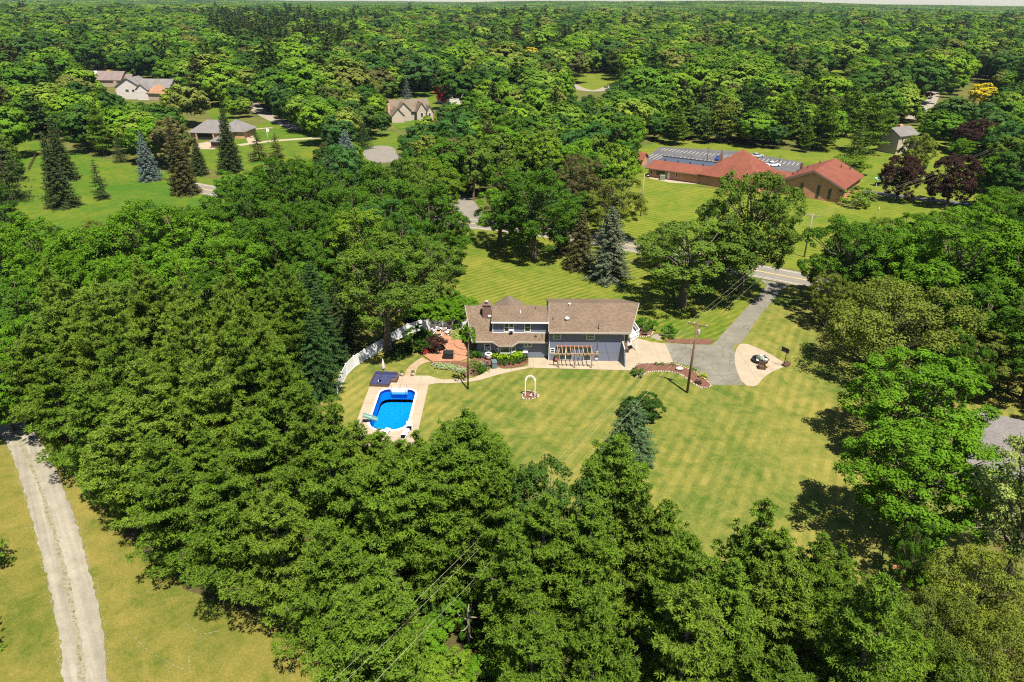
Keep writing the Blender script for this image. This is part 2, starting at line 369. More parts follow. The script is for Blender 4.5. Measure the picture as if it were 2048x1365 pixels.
    def build(s, name, mat, parent=None, loc=None):
        me = bpy.data.meshes.new(name); me.from_pydata(s.v, [], s.f)
        me.polygons.foreach_set('use_smooth', s.sm)
        me.materials.append(mat); me.update()
        o = bpy.data.objects.new(name, me); col_main.objects.link(o)
        if parent is not None: o.parent = parent
        if loc is not None: o.location = loc
        return o
def tag(o, label=None, cat=None, group=None, kind=None):
    if label: o['label'] = label
    if cat: o['category'] = cat
    if group: o['group'] = group
    if kind: o['kind'] = kind
    return o
def empty(name, loc, rz=0.0, label=None, cat=None, group=None):
    o = bpy.data.objects.new(name, None); o.empty_display_size = 0.3
    o.location = (loc[0], loc[1], loc[2] if len(loc) > 2 else 0); o.rotation_euler = (0, 0, rz)
    col_main.objects.link(o); return tag(o, label, cat, group)
def copy_tree(o, parent=None):
    c = o.copy(); col_main.objects.link(c); c.parent = parent
    for ch in list(o.children): copy_tree(ch, c)
    return c
def tri_sheet(name, poly, z, mat, jitter=0.0, seed=1, thick=0.0, label=None, kind='structure', sub=0):
    """flat polygon sheet; jitter roughens its outline"""
    rnd = random.Random(seed); P = []
    n = len(poly)
    for i in range(n):
        a = poly[i]; b_ = poly[(i+1) % n]; L = math.hypot(b_[0]-a[0], b_[1]-a[1])
        k = max(1, int(L/sub)) if sub else 1
        for j in range(k):
            t = j/k; P.append((a[0]+(b_[0]-a[0])*t+rnd.uniform(-jitter, jitter)*(j > 0 or sub > 0), a[1]+(b_[1]-a[1])*t+rnd.uniform(-jitter, jitter)*(j > 0 or sub > 0)))
    m = MB()
    if thick: m.prism(P, z-thick, z)
    else: m.add([(x, y, z) for x, y in P], [tuple(range(len(P)))])
    if not thick:
        a = sum(P[i][0]*P[(i+1) % len(P)][1]-P[(i+1) % len(P)][0]*P[i][1] for i in range(len(P)))
        if a < 0: m.f[0] = m.f[0][::-1]
    o = m.build(name, mat); tag(o, kind=kind)
    if label: o['label'] = label
    return o
def smoothpoly(P, it=2):
    for _ in range(it):
        Q = []
        for i in range(len(P)):
            a = P[i]; b_ = P[(i+1) % len(P)]
            Q += [(a[0]*.75+b_[0]*.25, a[1]*.75+b_[1]*.25), (a[0]*.25+b_[0]*.75, a[1]*.25+b_[1]*.75)]
        P = Q
    return P
def GP(*pts, z=0.0): return [G(x, y, z) for x, y in pts]
def ribbon(P, wd):
    L = []; Rr = []
    for i, p in enumerate(P):
        a = Vector(P[max(i-1, 0)]); b_ = Vector(P[min(i+1, len(P)-1)]); d = (b_-a).normalized(); n_ = Vector((-d.y, d.x))
        ww = wd[i] if hasattr(wd, '__len__') else wd
        L.append((p[0]+n_.x*ww/2, p[1]+n_.y*ww/2)); Rr.append((p[0]-n_.x*ww/2, p[1]-n_.y*ww/2))
    return L+Rr[::-1]
def smoothline(P, it=2):
    for _ in range(it):
        Q = [P[0]]
        for a, b_ in zip(P[:-1], P[1:]):
            Q += [(a[0]*.75+b_[0]*.25, a[1]*.75+b_[1]*.25), (a[0]*.25+b_[0]*.75, a[1]*.25+b_[1]*.75)]
        P = Q+[P[-1]]
    return P

# ================================================================== SETTING: terrain, lawns, roads
def elev(x, y):
    d = math.hypot(x, y)
    if d < 900: return 0.0
    a = math.atan2(x, y)
    u = min(1, (d-900)/1500); z = 2.5*u*math.sin(x*0.004+1)*math.cos(y*0.0031)
    # rolling ridges towards the horizon
    def ridge(a0, wa, d0, wd, h): return h*math.exp(-((a-a0)/wa)**2-((d-d0)/wd)**2)
    z += ridge(0.30, 0.20, 3600, 900, 27)+ridge(0.05, 0.16, 4300, 1000, 16)+ridge(0.52, 0.22, 5200, 1200, 14)
    z += ridge(-0.25, 0.30, 2400, 700, 9)+ridge(-0.55, 0.25, 4200, 900, 20)+ridge(0.22, 0.10, 2300, 500, 7)
    return z
vs = []; fs = []
ang = [R_(-75+150*i/74) for i in range(75)]; rad = [0.0]+[30*1.085**k for k in range(73)]
rad = [r for r in rad if r < 9500]
for r in rad:
    for a in ang:
        x, y = (r)*math.sin(a), r*math.cos(a)-60
        vs.append((x, y, elev(x, y)))
na = len(ang)
for i in range(len(rad)-1):
    for k in range(na-1): fs.append((i*na+k, i*na+k+1, (i+1)*na+k+1, (i+1)*na+k))
mg = MB(); mg.add(vs, [f for f in fs if len({vs[i] for i in f}) >= 3], True)
tag(mg.build('ground', M['ground']), kind='structure')

def lawn(name, pts, mat, z=0.012, it=1, sub=3, jit=0.25, seed=1):
    P = smoothpoly(GP(*pts), it) if it else GP(*pts)
    return tri_sheet(name, P, z, M[mat], jit, seed, sub=sub)
lawn('field', [(0, 262), (110, 292), (200, 318), (330, 345), (420, 360), (560, 345), (740, 335), (745, 360), (560, 385), (400, 420), (150, 475), (0, 480)], 'meadow')
lawn('field', [(385, 300), (470, 262), (560, 236), (640, 268), (720, 268), (800, 262), (815, 296), (730, 322), (600, 340), (430, 352)], 'meadow', z=0.014, seed=2)
lawn('lawn', [(405, 200), (440, 196), (470, 236), (470, 252), (425, 245)], 'meadow', z=0.016, seed=3, sub=0, jit=0)
lawn('lawn', [(860, 448), (1000, 448), (1240, 496), (1480, 556), (1530, 565), (1537, 575), (1475, 640), (1425, 690), (1270, 700), (1100, 730), (930, 715), (800, 600), (820, 520)], 'lawn_front', it=0)
lawn('lawn', [(1240, 340), (1310, 345), (1400, 375), (1600, 396), (1690, 405), (1740, 360), (1960, 372), (2048, 400), (2048, 560), (1900, 590), (1700, 560), (1515, 527), (1240, 470), (1130, 452), (1180, 410)], 'lawn_church', it=0)
lawn('lawn', [(1600, 318), (1690, 270), (1850, 250), (2000, 300), (2048, 420), (1820, 420), (1560, 400)], 'lawn_church', z=0.014, it=0, seed=6)
lawn('lawn', [(1235, 310), (1330, 280), (1500, 292), (1660, 312), (1660, 360), (1500, 385), (1240, 350)], 'lawn_church', z=0.016, it=0, seed=7)
lawn('lawn', [(1110, 150), (1235, 148), (1225, 178), (1150, 182)], 'lawn_church', z=0.016, it=0, sub=0, jit=0)
lawn('lawn', [(1655, 130), (1700, 138), (1690, 175), (1655, 170)], 'lawn_church', z=0.016, it=0, sub=0, jit=0)
lawn('lawn', [(830, 170), (885, 178), (860, 235), (800, 262), (770, 240), (800, 190)], 'meadow', z=0.018, it=0, sub=0, jit=0)
# backyard: everything between pool, house and right-hand woods
lawn('lawn', [(640, 800), (700, 700), (800, 620), (1000, 690), (1264, 738), (1340, 700), (1425, 690), (1470, 645), (1535, 572), (1700, 590), (2048, 640), (2048, 900), (1900, 1250), (1700, 1365), (1000, 1365), (700, 1000)], 'lawn_back', it=0, z=0.018)
lawn('verge', [(-500, 800), (0, 835), (60, 822), (150, 900), (400, 1080), (700, 1300), (760, 1420), (700, 1800), (-600, 1800), (-900, 1200)], 'lawn_left', it=0, jit=0.6)
# --- roads
rp = [(-95, 196), (-60, 176), (-30, 165), (-8, 160.6), (12, 152.6), (30, 143), (48.6, 130.2), (56.6, 125.4), (70, 117.5), (86, 108.5), (110, 96), (150, 74)]
rp = smoothline(rp, 2)
tri_sheet('road', ribbon(rp, 7.8), 0.030, M['faroad'])
tri_sheet('road', ribbon(rp, 6.7), 0.036, M['road'])
def offline(P, off):
    Q = []
    for i, p in enumerate(P):
        a = Vector(P[max(i-1, 0)]); b_ = Vector(P[min(i+1, len(P)-1)]); d = (b_-a).normalized()
        Q.append((p[0]-d.y*off, p[1]+d.x*off))
    return Q
for off, mt in ((0.12, 'yellow'), (-0.12, 'yellow'), (3.05, 'paint'), (-3.05, 'paint')):
    tri_sheet('road_marking', ribbon(offline(rp, off), 0.13), 0.041, M[mt])
tri_sheet('road', ribbon(smoothline([(-8, 160), (-11.5, 170), (-13.5, 180), (-20, 200), (-30, 222), (-42, 240)], 2), 6.6), 0.032, M['road'])
tri_sheet('road', smoothpoly(GP((726, 300), (750, 291), (790, 293), (796, 322), (760, 328), (728, 318)), 2), 0.030, M['road'])
for nm, P, wd in (('road', [(1140, 168), (1165, 181), (1200, 183), (1225, 172), (1262, 158), (1290, 150)], 7), ('road', [(1900, 165), (1870, 172), (1862, 195), (1850, 215), (1830, 240)], 8),
                  ('road', [(600, 260), (560, 245), (520, 225), (500, 205), (500, 170), (505, 140)], 6), ('road', [(360, 190), (355, 165), (362, 140)], 5),
                  ('road', [(120, 165), (150, 172), (165, 185)], 8), ('road', [(1660, 172), (1690, 178), (1720, 172)], 5), ('road', [(1050, 205), (1090, 190), (1140, 168)], 6)):
    tri_sheet(nm, ribbon(smoothline(GP(*P), 2), wd), 0.028, M['faroad'])
# brick-house drive and loop
tri_sheet('driveway', GP((385, 290), (428, 281), (430, 299), (398, 299), (388, 297)), 0.030, M['concrete'])
tri_sheet('driveway', ribbon(smoothline(GP((478, 291), (510, 286), (560, 281), (640, 276)), 2), 3.5), 0.030, M['concrete'])
tri_sheet('driveway', ribbon(smoothline(GP((505, 286), (498, 272), (485, 268), (478, 275)), 2), 3.0), 0.034, M['concrete'])
tri_sheet('path', ribbon(smoothline(GP((490, 262), (515, 258), (545, 256)), 1), 2.0), 0.030, M['concrete'])
# farm lane behind the purple maples
tri_sheet('driveway', ribbon(smoothline(GP((1728, 384), (1765, 388), (1830, 397), (1900, 405), (1990, 415), (2090, 425)), 2), 3.6), 0.030, M['lot'])
# gravel lane, left foreground
gl_ = GP((-60, 790), (0, 868), (20, 900), (48, 979), (66, 1040), (82, 1105), (102, 1190), (120, 1276), (126, 1365), (132, 1600))
gr_ = GP((20, 770), (45, 828), (92, 900), (131, 989), (148, 1035), (164, 1084), (191, 1190), (205, 1262), (217, 1365), (240, 1600))
b = NB('crushed_limestone'); v = b.coord(); n1 = b.noise(v, 0.6, 5, 0.7); n3 = b.noise(v, 8, 4, 0.8)
_tr = b.noise(b.along(R_(128), 25), 1.3, 3, 0.6)
colr = b.mix(1.0, b.mix(1.0, b.ramp(_tr, [(0.35, (0.84,)*3), (0.65, (1.14,)*3)]), b.ramp(n1, [(0.3, (0.215, 0.19, 0.14)), (0.7, (0.29, 0.26, 0.20))]), 'MULTIPLY'), b.ramp(n3, [(0.3, (0.78,)*3), (0.7, (1.12,)*3)]), 'MULTIPLY')
M['gravel'] = b.out(colr, 0.95, 0.1, bump=n3, bstr=0.6, bdist=0.05)
tri_sheet('road', [p for p in gl_]+[p for p in gr_][::-1], 0.03, M['gravel'], jitter=0.12, sub=0.5)
# worn strip of weeds between the wheel tracks
cen = [((a[0]*.58+c[0]*.42), (a[1]*.58+c[1]*.42)) for a, c in zip(gl_, gr_)]
rg = random.Random(5); weeds = MB()
for a, c in zip(cen[1:-1], cen[2:]):
    L = math.hypot(c[0]-a[0], c[1]-a[1])
    for i in range(int(L*9)):
        t = rg.random(); dens = 0.5+0.5*math.sin(i*0.13+a[1])
        if rg.random() > 0.25+0.6*dens: continue
        x = a[0]+(c[0]-a[0])*t+rg.gauss(0, 0.10); y = a[1]+(c[1]-a[1])*t+rg.gauss(0, 0.1); r = rg.uniform(0.03, 0.10)
        k = 5; o_ = rg.random()*6
        weeds.add([(x+r*math.cos(o_+j*1.257)*rg.uniform(.6, 1.2), y+r*math.sin(o_+j*1.257)*rg.uniform(.6, 1.2), 0.036) for j in range(k)], [tuple(range(k))])
cr_ = smoothline(cen, 1); sg = MB()
P_ = ribbon(cr_, [0.42+.25*math.sin(i*1.7) for i in range(len(cr_))])
b = NB('weedy_gravel'); v = b.coord(); n = b.noise(v, 2.2, 5, 0.75)
M['weedy'] = b.out(b.ramp(n, [(0.45, (0.23, 0.205, 0.15)), (0.62, (0.15, 0.14, 0.075)), (0.75, (0.10, 0.115, 0.03))]), 0.95, 0.1)
tri_sheet('road', P_, 0.034, M['weedy'], jitter=0.09, sub=0.35)
tag(weeds.build('grass', M['lawn_left']), kind='stuff', label='sparse weeds along the middle of the pale gravel lane')
# stones spilled on the verges of the lane
st = MB()
for edge in (gl_, gr_):
    for a, c in zip(edge[1:-1], edge[2:]):
        L = math.hypot(c[0]-a[0], c[1]-a[1])
        for i in range(int(L*22)):
            t = rg.random(); x = a[0]+(c[0]-a[0])*t+rg.gauss(0, 0.22); y = a[1]+(c[1]-a[1])*t+rg.gauss(0, 0.1); r = rg.uniform(0.02, 0.06)
            st.add([(x-r, y, 0.014), (x, y-r, 0.014), (x+r, y, 0.014), (x, y+r, 0.014), (x, y, 0.014+r)], [(0, 1, 4), (1, 2, 4), (2, 3, 4), (3, 0, 4)])
tag(st.build('gravel', M['gravel']), kind='stuff', label='loose pale gravel along the edges of the lane')
# --- driveway, apron, turnaround pad
tri_sheet('driveway', GP((1521, 560), (1533, 572), (1508, 600), (1472, 640), (1445, 668), (1424.6, 691), (1328, 687), (1346.6, 726), (1383.6, 734), (1414, 757), (1424.6, 771), (1486, 771), (1470, 714), (1467.6, 693), (1484, 685), (1515, 638), (1545, 602), (1568, 578), (1580, 571)), 0.044, M['drive'], jitter=0.05, sub=1.2)
tri_sheet('driveway', GP((1331, 688.5), (1300, 684), (1273, 677), (1256, 684), (1240, 715), (1240, 736), (1265, 741), (1273, 728), (1346.6, 726)), 0.048, M['concrete'])
tri_sheet('driveway', smoothpoly(GP((1484, 684), (1531, 703.6), (1562, 722), (1576, 732), (1547.6, 742.5), (1527, 755), (1513, 775), (1486, 771), (1470, 735), (1468.7, 703.6)), 1), 0.050, M['concrete'])
tri_sheet('patio', [G(1056.9, 716.6), G(1098, 716.6), (16.6, 90.9), G(1262, 741.8), G(1056.9, 736.5)], 0.052, M['concrete'])
tri_sheet('path', smoothline(GP((1058, 733), (1010.7, 740), (992, 735), (978, 741), (961.5, 750.5), (941, 758.7), (900, 759.7), (881.6, 760), (857, 752)), 1)+smoothline(GP((856, 771), (875, 767), (900, 767.5), (951, 763.8), (988, 752.5), (1023, 744), (1058, 737)), 1), 0.047, M['concrete'])
tri_sheet('path', smoothline(GP((1301, 676), (1306, 670), (1322, 668), (1326, 672), (1318, 678), (1325, 684)), 1), 0.046, M['faroad'])
# brick path from patio to pool
tri_sheet('path', smoothline(GP((810, 753), (812, 739.5), (826, 727), (842.6, 716)), 2)+smoothline(GP((862, 724), (846, 727), (834, 736), (830, 753)), 2), 0.046, M['paver'])
# --- far parking lot with bays
tri_sheet('parking_lot', GP((1280.6, 323), (1321, 294), (1474, 303), (1606, 325), (1612, 345), (1480, 345), (1290, 335)), 0.03, M['lot'])
A_, B_ = Vector(G(1330, 297)), Vector(G(1598, 326))
for i in range(34):
    p = A_.lerp(B_, i/33); d = (B_-A_).normalized(); nrm = Vector((d.y, -d.x))
    tri_sheet('parking_marking', [tuple(p), tuple(p+d*0.14), tuple(p+d*0.14+nrm*5), tuple(p+nrm*5)], 0.036, M['paint'])
for i in range(16):
    p = A_.lerp(B_, i/33)+nrm*12; tri_sheet('parking_marking', [tuple(p), tuple(p+d*0.14), tuple(p+d*0.14+nrm*9), tuple(p+nrm*9)], 0.036, M['paint'])
# --- pool deck with a real hole for the pool
PX0, PX1, PY0, PY1 = -18.15, -13.25, 71.8, 81.75
def rrect(x0, x1, y0, y1, r_top, r_bot, n=8):
    P = []
    for (cx, cy_, r, a0) in ((x1-r_top, y1-r_top, r_top, 0), (x0+r_top, y1-r_top, r_top, 90), (x0+r_bot, y0+r_bot, r_bot, 180), (x1-r_bot, y0+r_bot, r_bot, 270)):
        for i in range(n+1):
            a = R_(a0+90*i/n); P.append((cx+r*math.cos(a), cy_+r*math.sin(a)))
    return P
inner = rrect(PX0, PX1, PY0, PY1, 1.2, 1.9)
rim = rrect(PX0-.28, PX1+.28, PY0-.28, PY1+.28, 1.48, 2.18)
outer = rrect(-19.9, -11.7, 68.0, 85.75, 0.3, 0.6)
def ringsheet(name, A, B, z, mat, z2=None):
    m = MB(); n = len(A); z2 = z if z2 is None else z2
    m.add([(x, y, z) for x, y in A]+[(x, y, z2) for x, y in B], [(i, (i+1) % n, n+(i+1) % n, n+i) for i in range(n)]); return m.build(name, mat)
tag(ringsheet('pool_deck', rim[::-1], outer[::-1], 0.07, M['deckconc']), kind='structure')
# the lawn sheets would run under the pool: the basin is a tank whose rim stands at deck level
pool = empty('swimming_pool', ((PX0+PX1)/2, PY0, 0), label='rounded rectangular blue swimming pool set in pale concrete deck', cat='pool')
ox, oy = (PX0+PX1)/2, PY0
m = MB(); n = len(inner)
lip = [(x-ox, y-oy) for x, y in inner]; rim_ = [(x-ox, y-oy) for x, y in rim]
m.add([(x, y, 0.14) for x, y in lip]+[(x, y, 0.14) for x, y in rim_]+[(x, y, 0.05) for x, y in rim_]+[(x, y, 0.05) for x, y in lip],
      [(i, (i+1) % n, n+(i+1) % n, n+i)[::-1] for i in range(n)]+[(n+i, n+(i+1) % n, 2*n+(i+1) % n, 2*n+i)[::-1] for i in range(n)])
m.build('coping', M['white'], pool)
def wallring(z0, z1, mat, nm):
    q = MB(); q.add([(x, y, z1) for x, y in lip]+[(x, y, z0) for x, y in lip], [(i, (i+1) % n, n+(i+1) % n, n+i) for i in range(n)]); return q.build(nm, mat, pool)
wallring(-0.28, 0.139, M['linertop'], 'liner_border'); wallring(-1.5, -0.28, M['liner'], 'liner_wall')
q = MB(); q.add([(x, y, -1.5-0.5*max(0, min(1, (y-3)/5))) for x, y in lip]+[(0, 5, -2.0)], [(i, (i+1) % n, n) for i in range(n)]); q.build('pool_floor', M['liner'], pool)
q = MB(); q.add([(x, y, -0.16) for x, y in lip], [tuple(range(n))]); q.build('water', M['water'], pool)
# white entry steps at the far end
q = MB()
q.box(-0.95, 1.25, 9.62, 9.9, -0.5, 0.06)
q.box(-1.0, 1.3, 9.72, 10.2, 0.145, 0.20)
q.build('entry_steps', M['vinyl'], pool)
q = MB()
q.tube([(0.2, 10.2, .2), (0.2, 10.2, 1.5), (0.25, 9.9, 1.9)], 0.025, 6); q.build('shower_pole', M['steel'], pool)
for x in (-0.9, 1.2): q = MB(); q.tube([(x, 9.9, .2), (x, 9.9, .85), (x, 9.5, .9), (x, 8.95, .55), (x, 8.9, 0)], 0.03, 6); q.build('handrail', M['steel'], pool)
import bmesh
def cut_rect(o, x0, x1, y0, y1):
    bm = bmesh.new(); bm.from_mesh(o.data); bmesh.ops.triangulate(bm, faces=bm.faces[:])
    for co, no in (((x0, 0, 0), (1, 0, 0)), ((x1, 0, 0), (1, 0, 0)), ((0, y0, 0), (0, 1, 0)), ((0, y1, 0), (0, 1, 0))):
        bmesh.ops.bisect_plane(bm, geom=bm.verts[:]+bm.edges[:]+bm.faces[:], plane_co=co, plane_no=no)
    kill = [f for f in bm.faces if x0 < f.calc_center_median().x < x1 and y0 < f.calc_center_median().y < y1]
    bmesh.ops.delete(bm, geom=kill, context='FACES'); bm.to_mesh(o.data); bm.free()
for o in [o for o in scene.objects if o.type == 'MESH' and o.get('kind') == 'structure' and o.name.split('.')[0] in ('ground', 'lawn', 'verge', 'field')]:
    cut_rect(o, PX0-.35, PX1+.35, PY0-.35, PY1+.35)

# --- mulch beds with stone edging
def bed(poly, label, z=0.055, stones=True, it=1, seed=3, mat='mulch', group=None):
    P = smoothpoly(poly, it)
    e = empty('mulch_bed', (*P[0], 0), label=label, cat='flower bed', group=group)
    rl = random.Random(seed); Q = [(x-P[0][0], y-P[0][1]) for x, y in P]
    m = MB(); cx = sum(p[0] for p in Q)/len(Q); cyy = sum(p[1] for p in Q)/len(Q)
    m.prism(Q, z-0.06, z+0.03); m.build('mulch', M[mat], e)
    if stones:
        m = MB()
        for a, c in zip(Q, Q[1:]+Q[:1]):
            L = math.hypot(c[0]-a[0], c[1]-a[1]); k = max(1, int(L/0.30))
            for i in range(k):
                t = (i+rl.random()*.4)/k
                m.ball((a[0]+(c[0]-a[0])*t, a[1]+(c[1]-a[1])*t, z), rl.uniform(.10, .17), 6, (1, 1, .7), .2, rl)
        tag(m.build('edging', M['rocks'], e), kind='stuff')
    return e
bed(GP((1273, 727.5), (1346, 727), (1373, 737), (1398, 750), (1418, 765), (1422.5, 773), (1414, 777.5), (1396, 775), (1371, 755), (1350, 744), (1295, 743), (1287, 751), (1273, 755), (1263, 742)), 'curved mulch bed with pale stone edging beside the asphalt driveway')
bed(GP((1328, 681), (1345, 679), (1424, 679), (1427, 685), (1420, 690.5), (1332, 686)), 'narrow reddish mulch strip along the upper edge of the driveway', stones=False)
bed(GP((1267, 657), (1285, 654), (1307.7, 661), (1301, 674), (1269, 674)), 'mulch bed at the right-hand corner of the house')
bed(GP((1044, 796), (1046, 786), (1056, 782), (1068, 785), (1077, 791), (1076, 796), (1062, 799), (1050, 799)), 'small oval mulch bed ringed with stones under the white arch')
bed([G(942, 716), G(958, 706), G(1048, 711), G(1056, 716), G(1056, 731), G(1012, 738.5), G(995, 734), G(980, 728), G(972, 742), G(960, 749), G(944, 756), G(938, 740)], 'mulch bed of shrubs below the bay window', stones=False)
bed(GP((853, 725), (865, 726), (930, 726), (939, 722), (943, 745), (935, 757), (925, 748), (905, 738), (880, 732)), 'planting bed along the front edge of the brick patio', stones=False, z=0.05)
bed(GP((905, 686), (914, 664), (930, 662), (932, 680), (922, 690)), 'planting bed between the patio and the left house end', stones=False, z=0.05)

# ================================================================== MAIN HOUSE
H0 = empty('house', (5.5, 91, 0), label='blue-grey two-block house with brown shingle roofs and pointed gable ends', cat='house')
def hb(mb, name, mat, parent=None, off=(5.5, 91, 0)):
    mb.v = [(x-off[0], y-off[1], z-off[2]) for x, y, z in mb.v]
    return mb.build(name, M[mat] if isinstance(mat, str) else mat, parent or H0)
# plans
LP = [(-5.3, 91.7), (5.55, 91.7), (5.55, 102.2), (-5.3, 102.2), (-6.6, 97.0)]
RP = [(5.6, 90.7), (16.35, 90.7), (17.9, 96.45), (16.35, 102.2), (5.6, 102.2)]
def gable_wall(poly, xr, eave, ridge, yr, ye0, ye1):
    """wall solid following the plan; tops follow the roof"""
    def zt(y): return eave+(ridge-eave)*max(0, 1-abs(y-yr)/((ye1-ye0)/2))
    m = MB(); P = []
    n_ = len(poly)
    for i in range(n_):
        a, c = poly[i], poly[(i+1) % n_]; P.append(a)
        if (a[1]-yr)*(c[1]-yr) < -1e-6: t = (yr-a[1])/(c[1]-a[1]); P.append((a[0]+(c[0]-a[0])*t, yr))
    k = len(P)
    m.add([(x, y, 0) for x, y in P]+[(x, y, zt(y)) for x, y in P], [(i, (i+1) % k, k+(i+1) % k, k+i) for i in range(k)])
    return m
hb(gable_wall(LP, 0, 2.85, 5.95, 97.0, 91.1, 102.9), 'wall', 'siding')
hb(gable_wall(RP, 0, 4.9, 6.85, 96.45, 90.2, 102.7), 'wall', 'siding')
def roof_pair(x_e0, x_r0, x_e1, x_r1, ye0, yr, ye1, ze, zr, name='roof', th=.16, mat='shingle'):
    rf = MB(); rf.slab([(x_e0, ye0, ze), (x_e1, ye0, ze), (x_r1, yr, zr), (x_r0, yr, zr)], th)
    rf.slab([(x_e0, ye1, ze), (x_r0, yr, zr), (x_r1, yr, zr), (x_e1, ye1, ze)], th)
    return hb(rf, name, mat)
rL = roof_pair(-5.97, -7.32, 5.52, 5.52, 91.1, 97.0, 102.9, 3.0, 6.22)
rR = roof_pair(5.42, 5.66, 17.47, 19.45, 90.2, 96.45, 102.7, 5.07, 7.05)
# fascia and gutter of both eaves, rakes
for a_, b2 in ((-6.0, -2.75), (0.72, 5.4)): f_ = MB(); f_.box(a_, b2, 90.96, 91.08, 2.78, 3.0); hb(f_, 'gutter', 'cream')
for yy_ in (91.06, 102.9): f_ = MB(); f_.bar((-6.02, yy_, 2.96), (-7.37, 97.0, 6.16), .07, .22); hb(f_, 'rake_board', 'cream')
f_ = MB(); f_.box(5.42, 17.5, 90.04, 90.18, 4.84, 5.07); hb(f_, 'gutter', 'cream')
for p_a, p_b in (((17.52, 90.2, 5.02), (19.5, 96.45, 7.0)), ((17.52, 102.7, 5.02), (19.5, 96.45, 7.0)), ((5.38, 90.2, 5.02), (5.62, 96.4, 7.0))): f_ = MB(); f_.bar(p_a, p_b, .07, .22); hb(f_, 'rake_board', 'cream')
c_ = MB(); c_.box(5.5, 5.6, 90.62, 90.7, 0, 4.85); c_.box(5.49, 5.56, 90.62, 91.7, 2.9, 4.9); hb(c_, 'corner_trim', 'vinyl')
# dormer
DY = 92.52; DZ = 5.72
d_ = MB(); d_.add([(-2.87, DY, 3.7), (5.5, DY, 3.7), (5.5, DY, DZ-.1), (-2.87, DY, DZ-.1), (-2.87, 96.7, 6.05), (5.5, 96.7, 6.05)], [(0, 1, 2, 3), (0, 3, 4), (1, 5, 2)])
hb(d_, 'dormer', 'siding')
d_ = MB(); d_.slab([(-3.1, DY-.42, DZ), (5.5, DY-.42, DZ), (5.5, 96.98, 6.26), (-3.1, 96.98, 6.26)], .12); hb(d_, 'dormer_roof', 'shingle')
d_ = MB(); d_.box(-3.12, 5.42, DY-.5, DY-.424, DZ-.2, DZ+.01); d_.box(-2.95, -2.84, DY-.05, DY-.002, 3.75, DZ-.2); d_.box(-2.95, 5.4, DY-.04, DY-.001, 3.74, 3.84); hb(d_, 'dormer_trim', 'vinyl')
def window(x0, x1, z0, z1, y, cols=1, rows=2, parent=None, fr=.1, sill=True, glass='glass', name='window'):
    m = MB(); t = fr
    m.box(x0, x1, y-.06, y+.02, z0, z0+t); m.box(x0, x1, y-.06, y+.02, z1-t, z1); m.box(x0, x0+t, y-.06, y+.02, z0+t, z1-t); m.box(x1-t, x1, y-.06, y+.02, z0+t, z1-t)
    for i in range(1, cols):
        xm = x0+(x1-x0)*i/cols; m.box(xm-.06, xm+.06, y-.055, y+.018, z0+t, z1-t)
    for i in range(1, rows):
        zm = z0+(z1-z0)*i/rows; m.box(x0+t, x1-t, y-.05, y+.016, zm-.035, zm+.035)
    o = hb(m, name, 'vinyl', parent)
    g = MB(); g.box(x0+t, x1-t, y-.02, y+.01, z0+t, z1-t); hb(g, 'pane', glass, o, (5.5, 91, 0)); return o
window(-1.25, 0.30, 3.93, 5.40, DY, 2, 2); window(1.83, 2.80, 3.93, 5.40, DY)
window(6.05, 7.27, 3.64, 4.72, 90.7, 1, 2, glass='glassgreen'); window(10.98, 12.23, 3.66, 4.74, 90.7, 1, 2, glass='glassgreen')
window(5.74, 6.40, 1.28, 2.16, 90.7, 1, 2); window(1.78, 2.98, 1.82, 2.75, 91.7, 2, 1, glass='glassgreen')
window(-4.2, -3.2, 1.2, 2.3, 91.7)
# window air conditioner in the left dormer window, on the lower roof
a_ = MB(); a_.box(-.38, .14, DY-.5, DY-.07, 3.98, 4.36); ac = hb(a_, 'window_cooler', 'vinyl'); a_ = MB(); a_.box(-.34, .10, DY-.52, DY-.505, 4.01, 4.28); hb(a_, 'grille', 'black', ac, (5.5, 91, 0))
# patio doors under the pergola
window(7.05, 9.05, 0.15, 2.2, 90.7, 2, 1, name='sliding_door', fr=.05); window(10.72, 11.88, 0.1, 2.25, 90.7, 1, 1, name='door', fr=.05)
# bay window
bx = [(-2.6, 91.68), (-1.85, 90.85), (-0.15, 90.85), (0.6, 91.68)]
b_ = MB(); b_.prism(bx, 0, 2.78); bay = hb(b_, 'bay', 'siding')
b_ = MB(); b_.slab([(-2.95, 91.12, 3.0), (-1.98, 90.42, 2.66), (-0.02, 90.42, 2.66), (0.95, 91.12, 3.0)], .14); hb(b_, 'bay_roof', 'shingle', bay, (5.5, 91, 0))
b_ = MB(); b_.bar((-2.98, 91.06, 2.88), (-2.0, 90.36, 2.56), .07, .2); b_.bar((-2.0, 90.36, 2.55), (0.0, 90.36, 2.55), .07, .2); b_.bar((0.0, 90.36, 2.56), (.98, 91.06, 2.88), .07, .2); hb(b_, 'fascia', 'cream', bay, (5.5, 91, 0))
def owin(p, q_, z0, z1):
    p = Vector((*p, 0)); q_ = Vector((*q_, 0)); d = (q_-p).normalized(); nn = Vector((d.y, -d.x, 0)); m = MB(); c0 = (p+q_)/2
    u = (q_-p)/2*0.86; hz = Vector((0, 0, (z1-z0)/2)); cz = Vector((0, 0, (z0+z1)/2))
    o_ = c0+nn*.04
    for sgn in (-1, 1): m.obox(o_+cz+u*sgn*.93, d*.05, nn*.04, hz); m.obox(o_+cz+hz*sgn*.93, u*.88, nn*.038, Vector((0, 0, .06)))
    w_ = hb(m, 'window', 'vinyl', bay, (5.5, 91, 0)); g = MB(); g.obox(c0+nn*.02+cz, u*.9, nn*.012, hz*.92); hb(g, 'pane', 'glassgreen', w_, (5.5, 91, 0))
for i in range(3): owin(bx[i], bx[i+1], 1.15, 2.6)
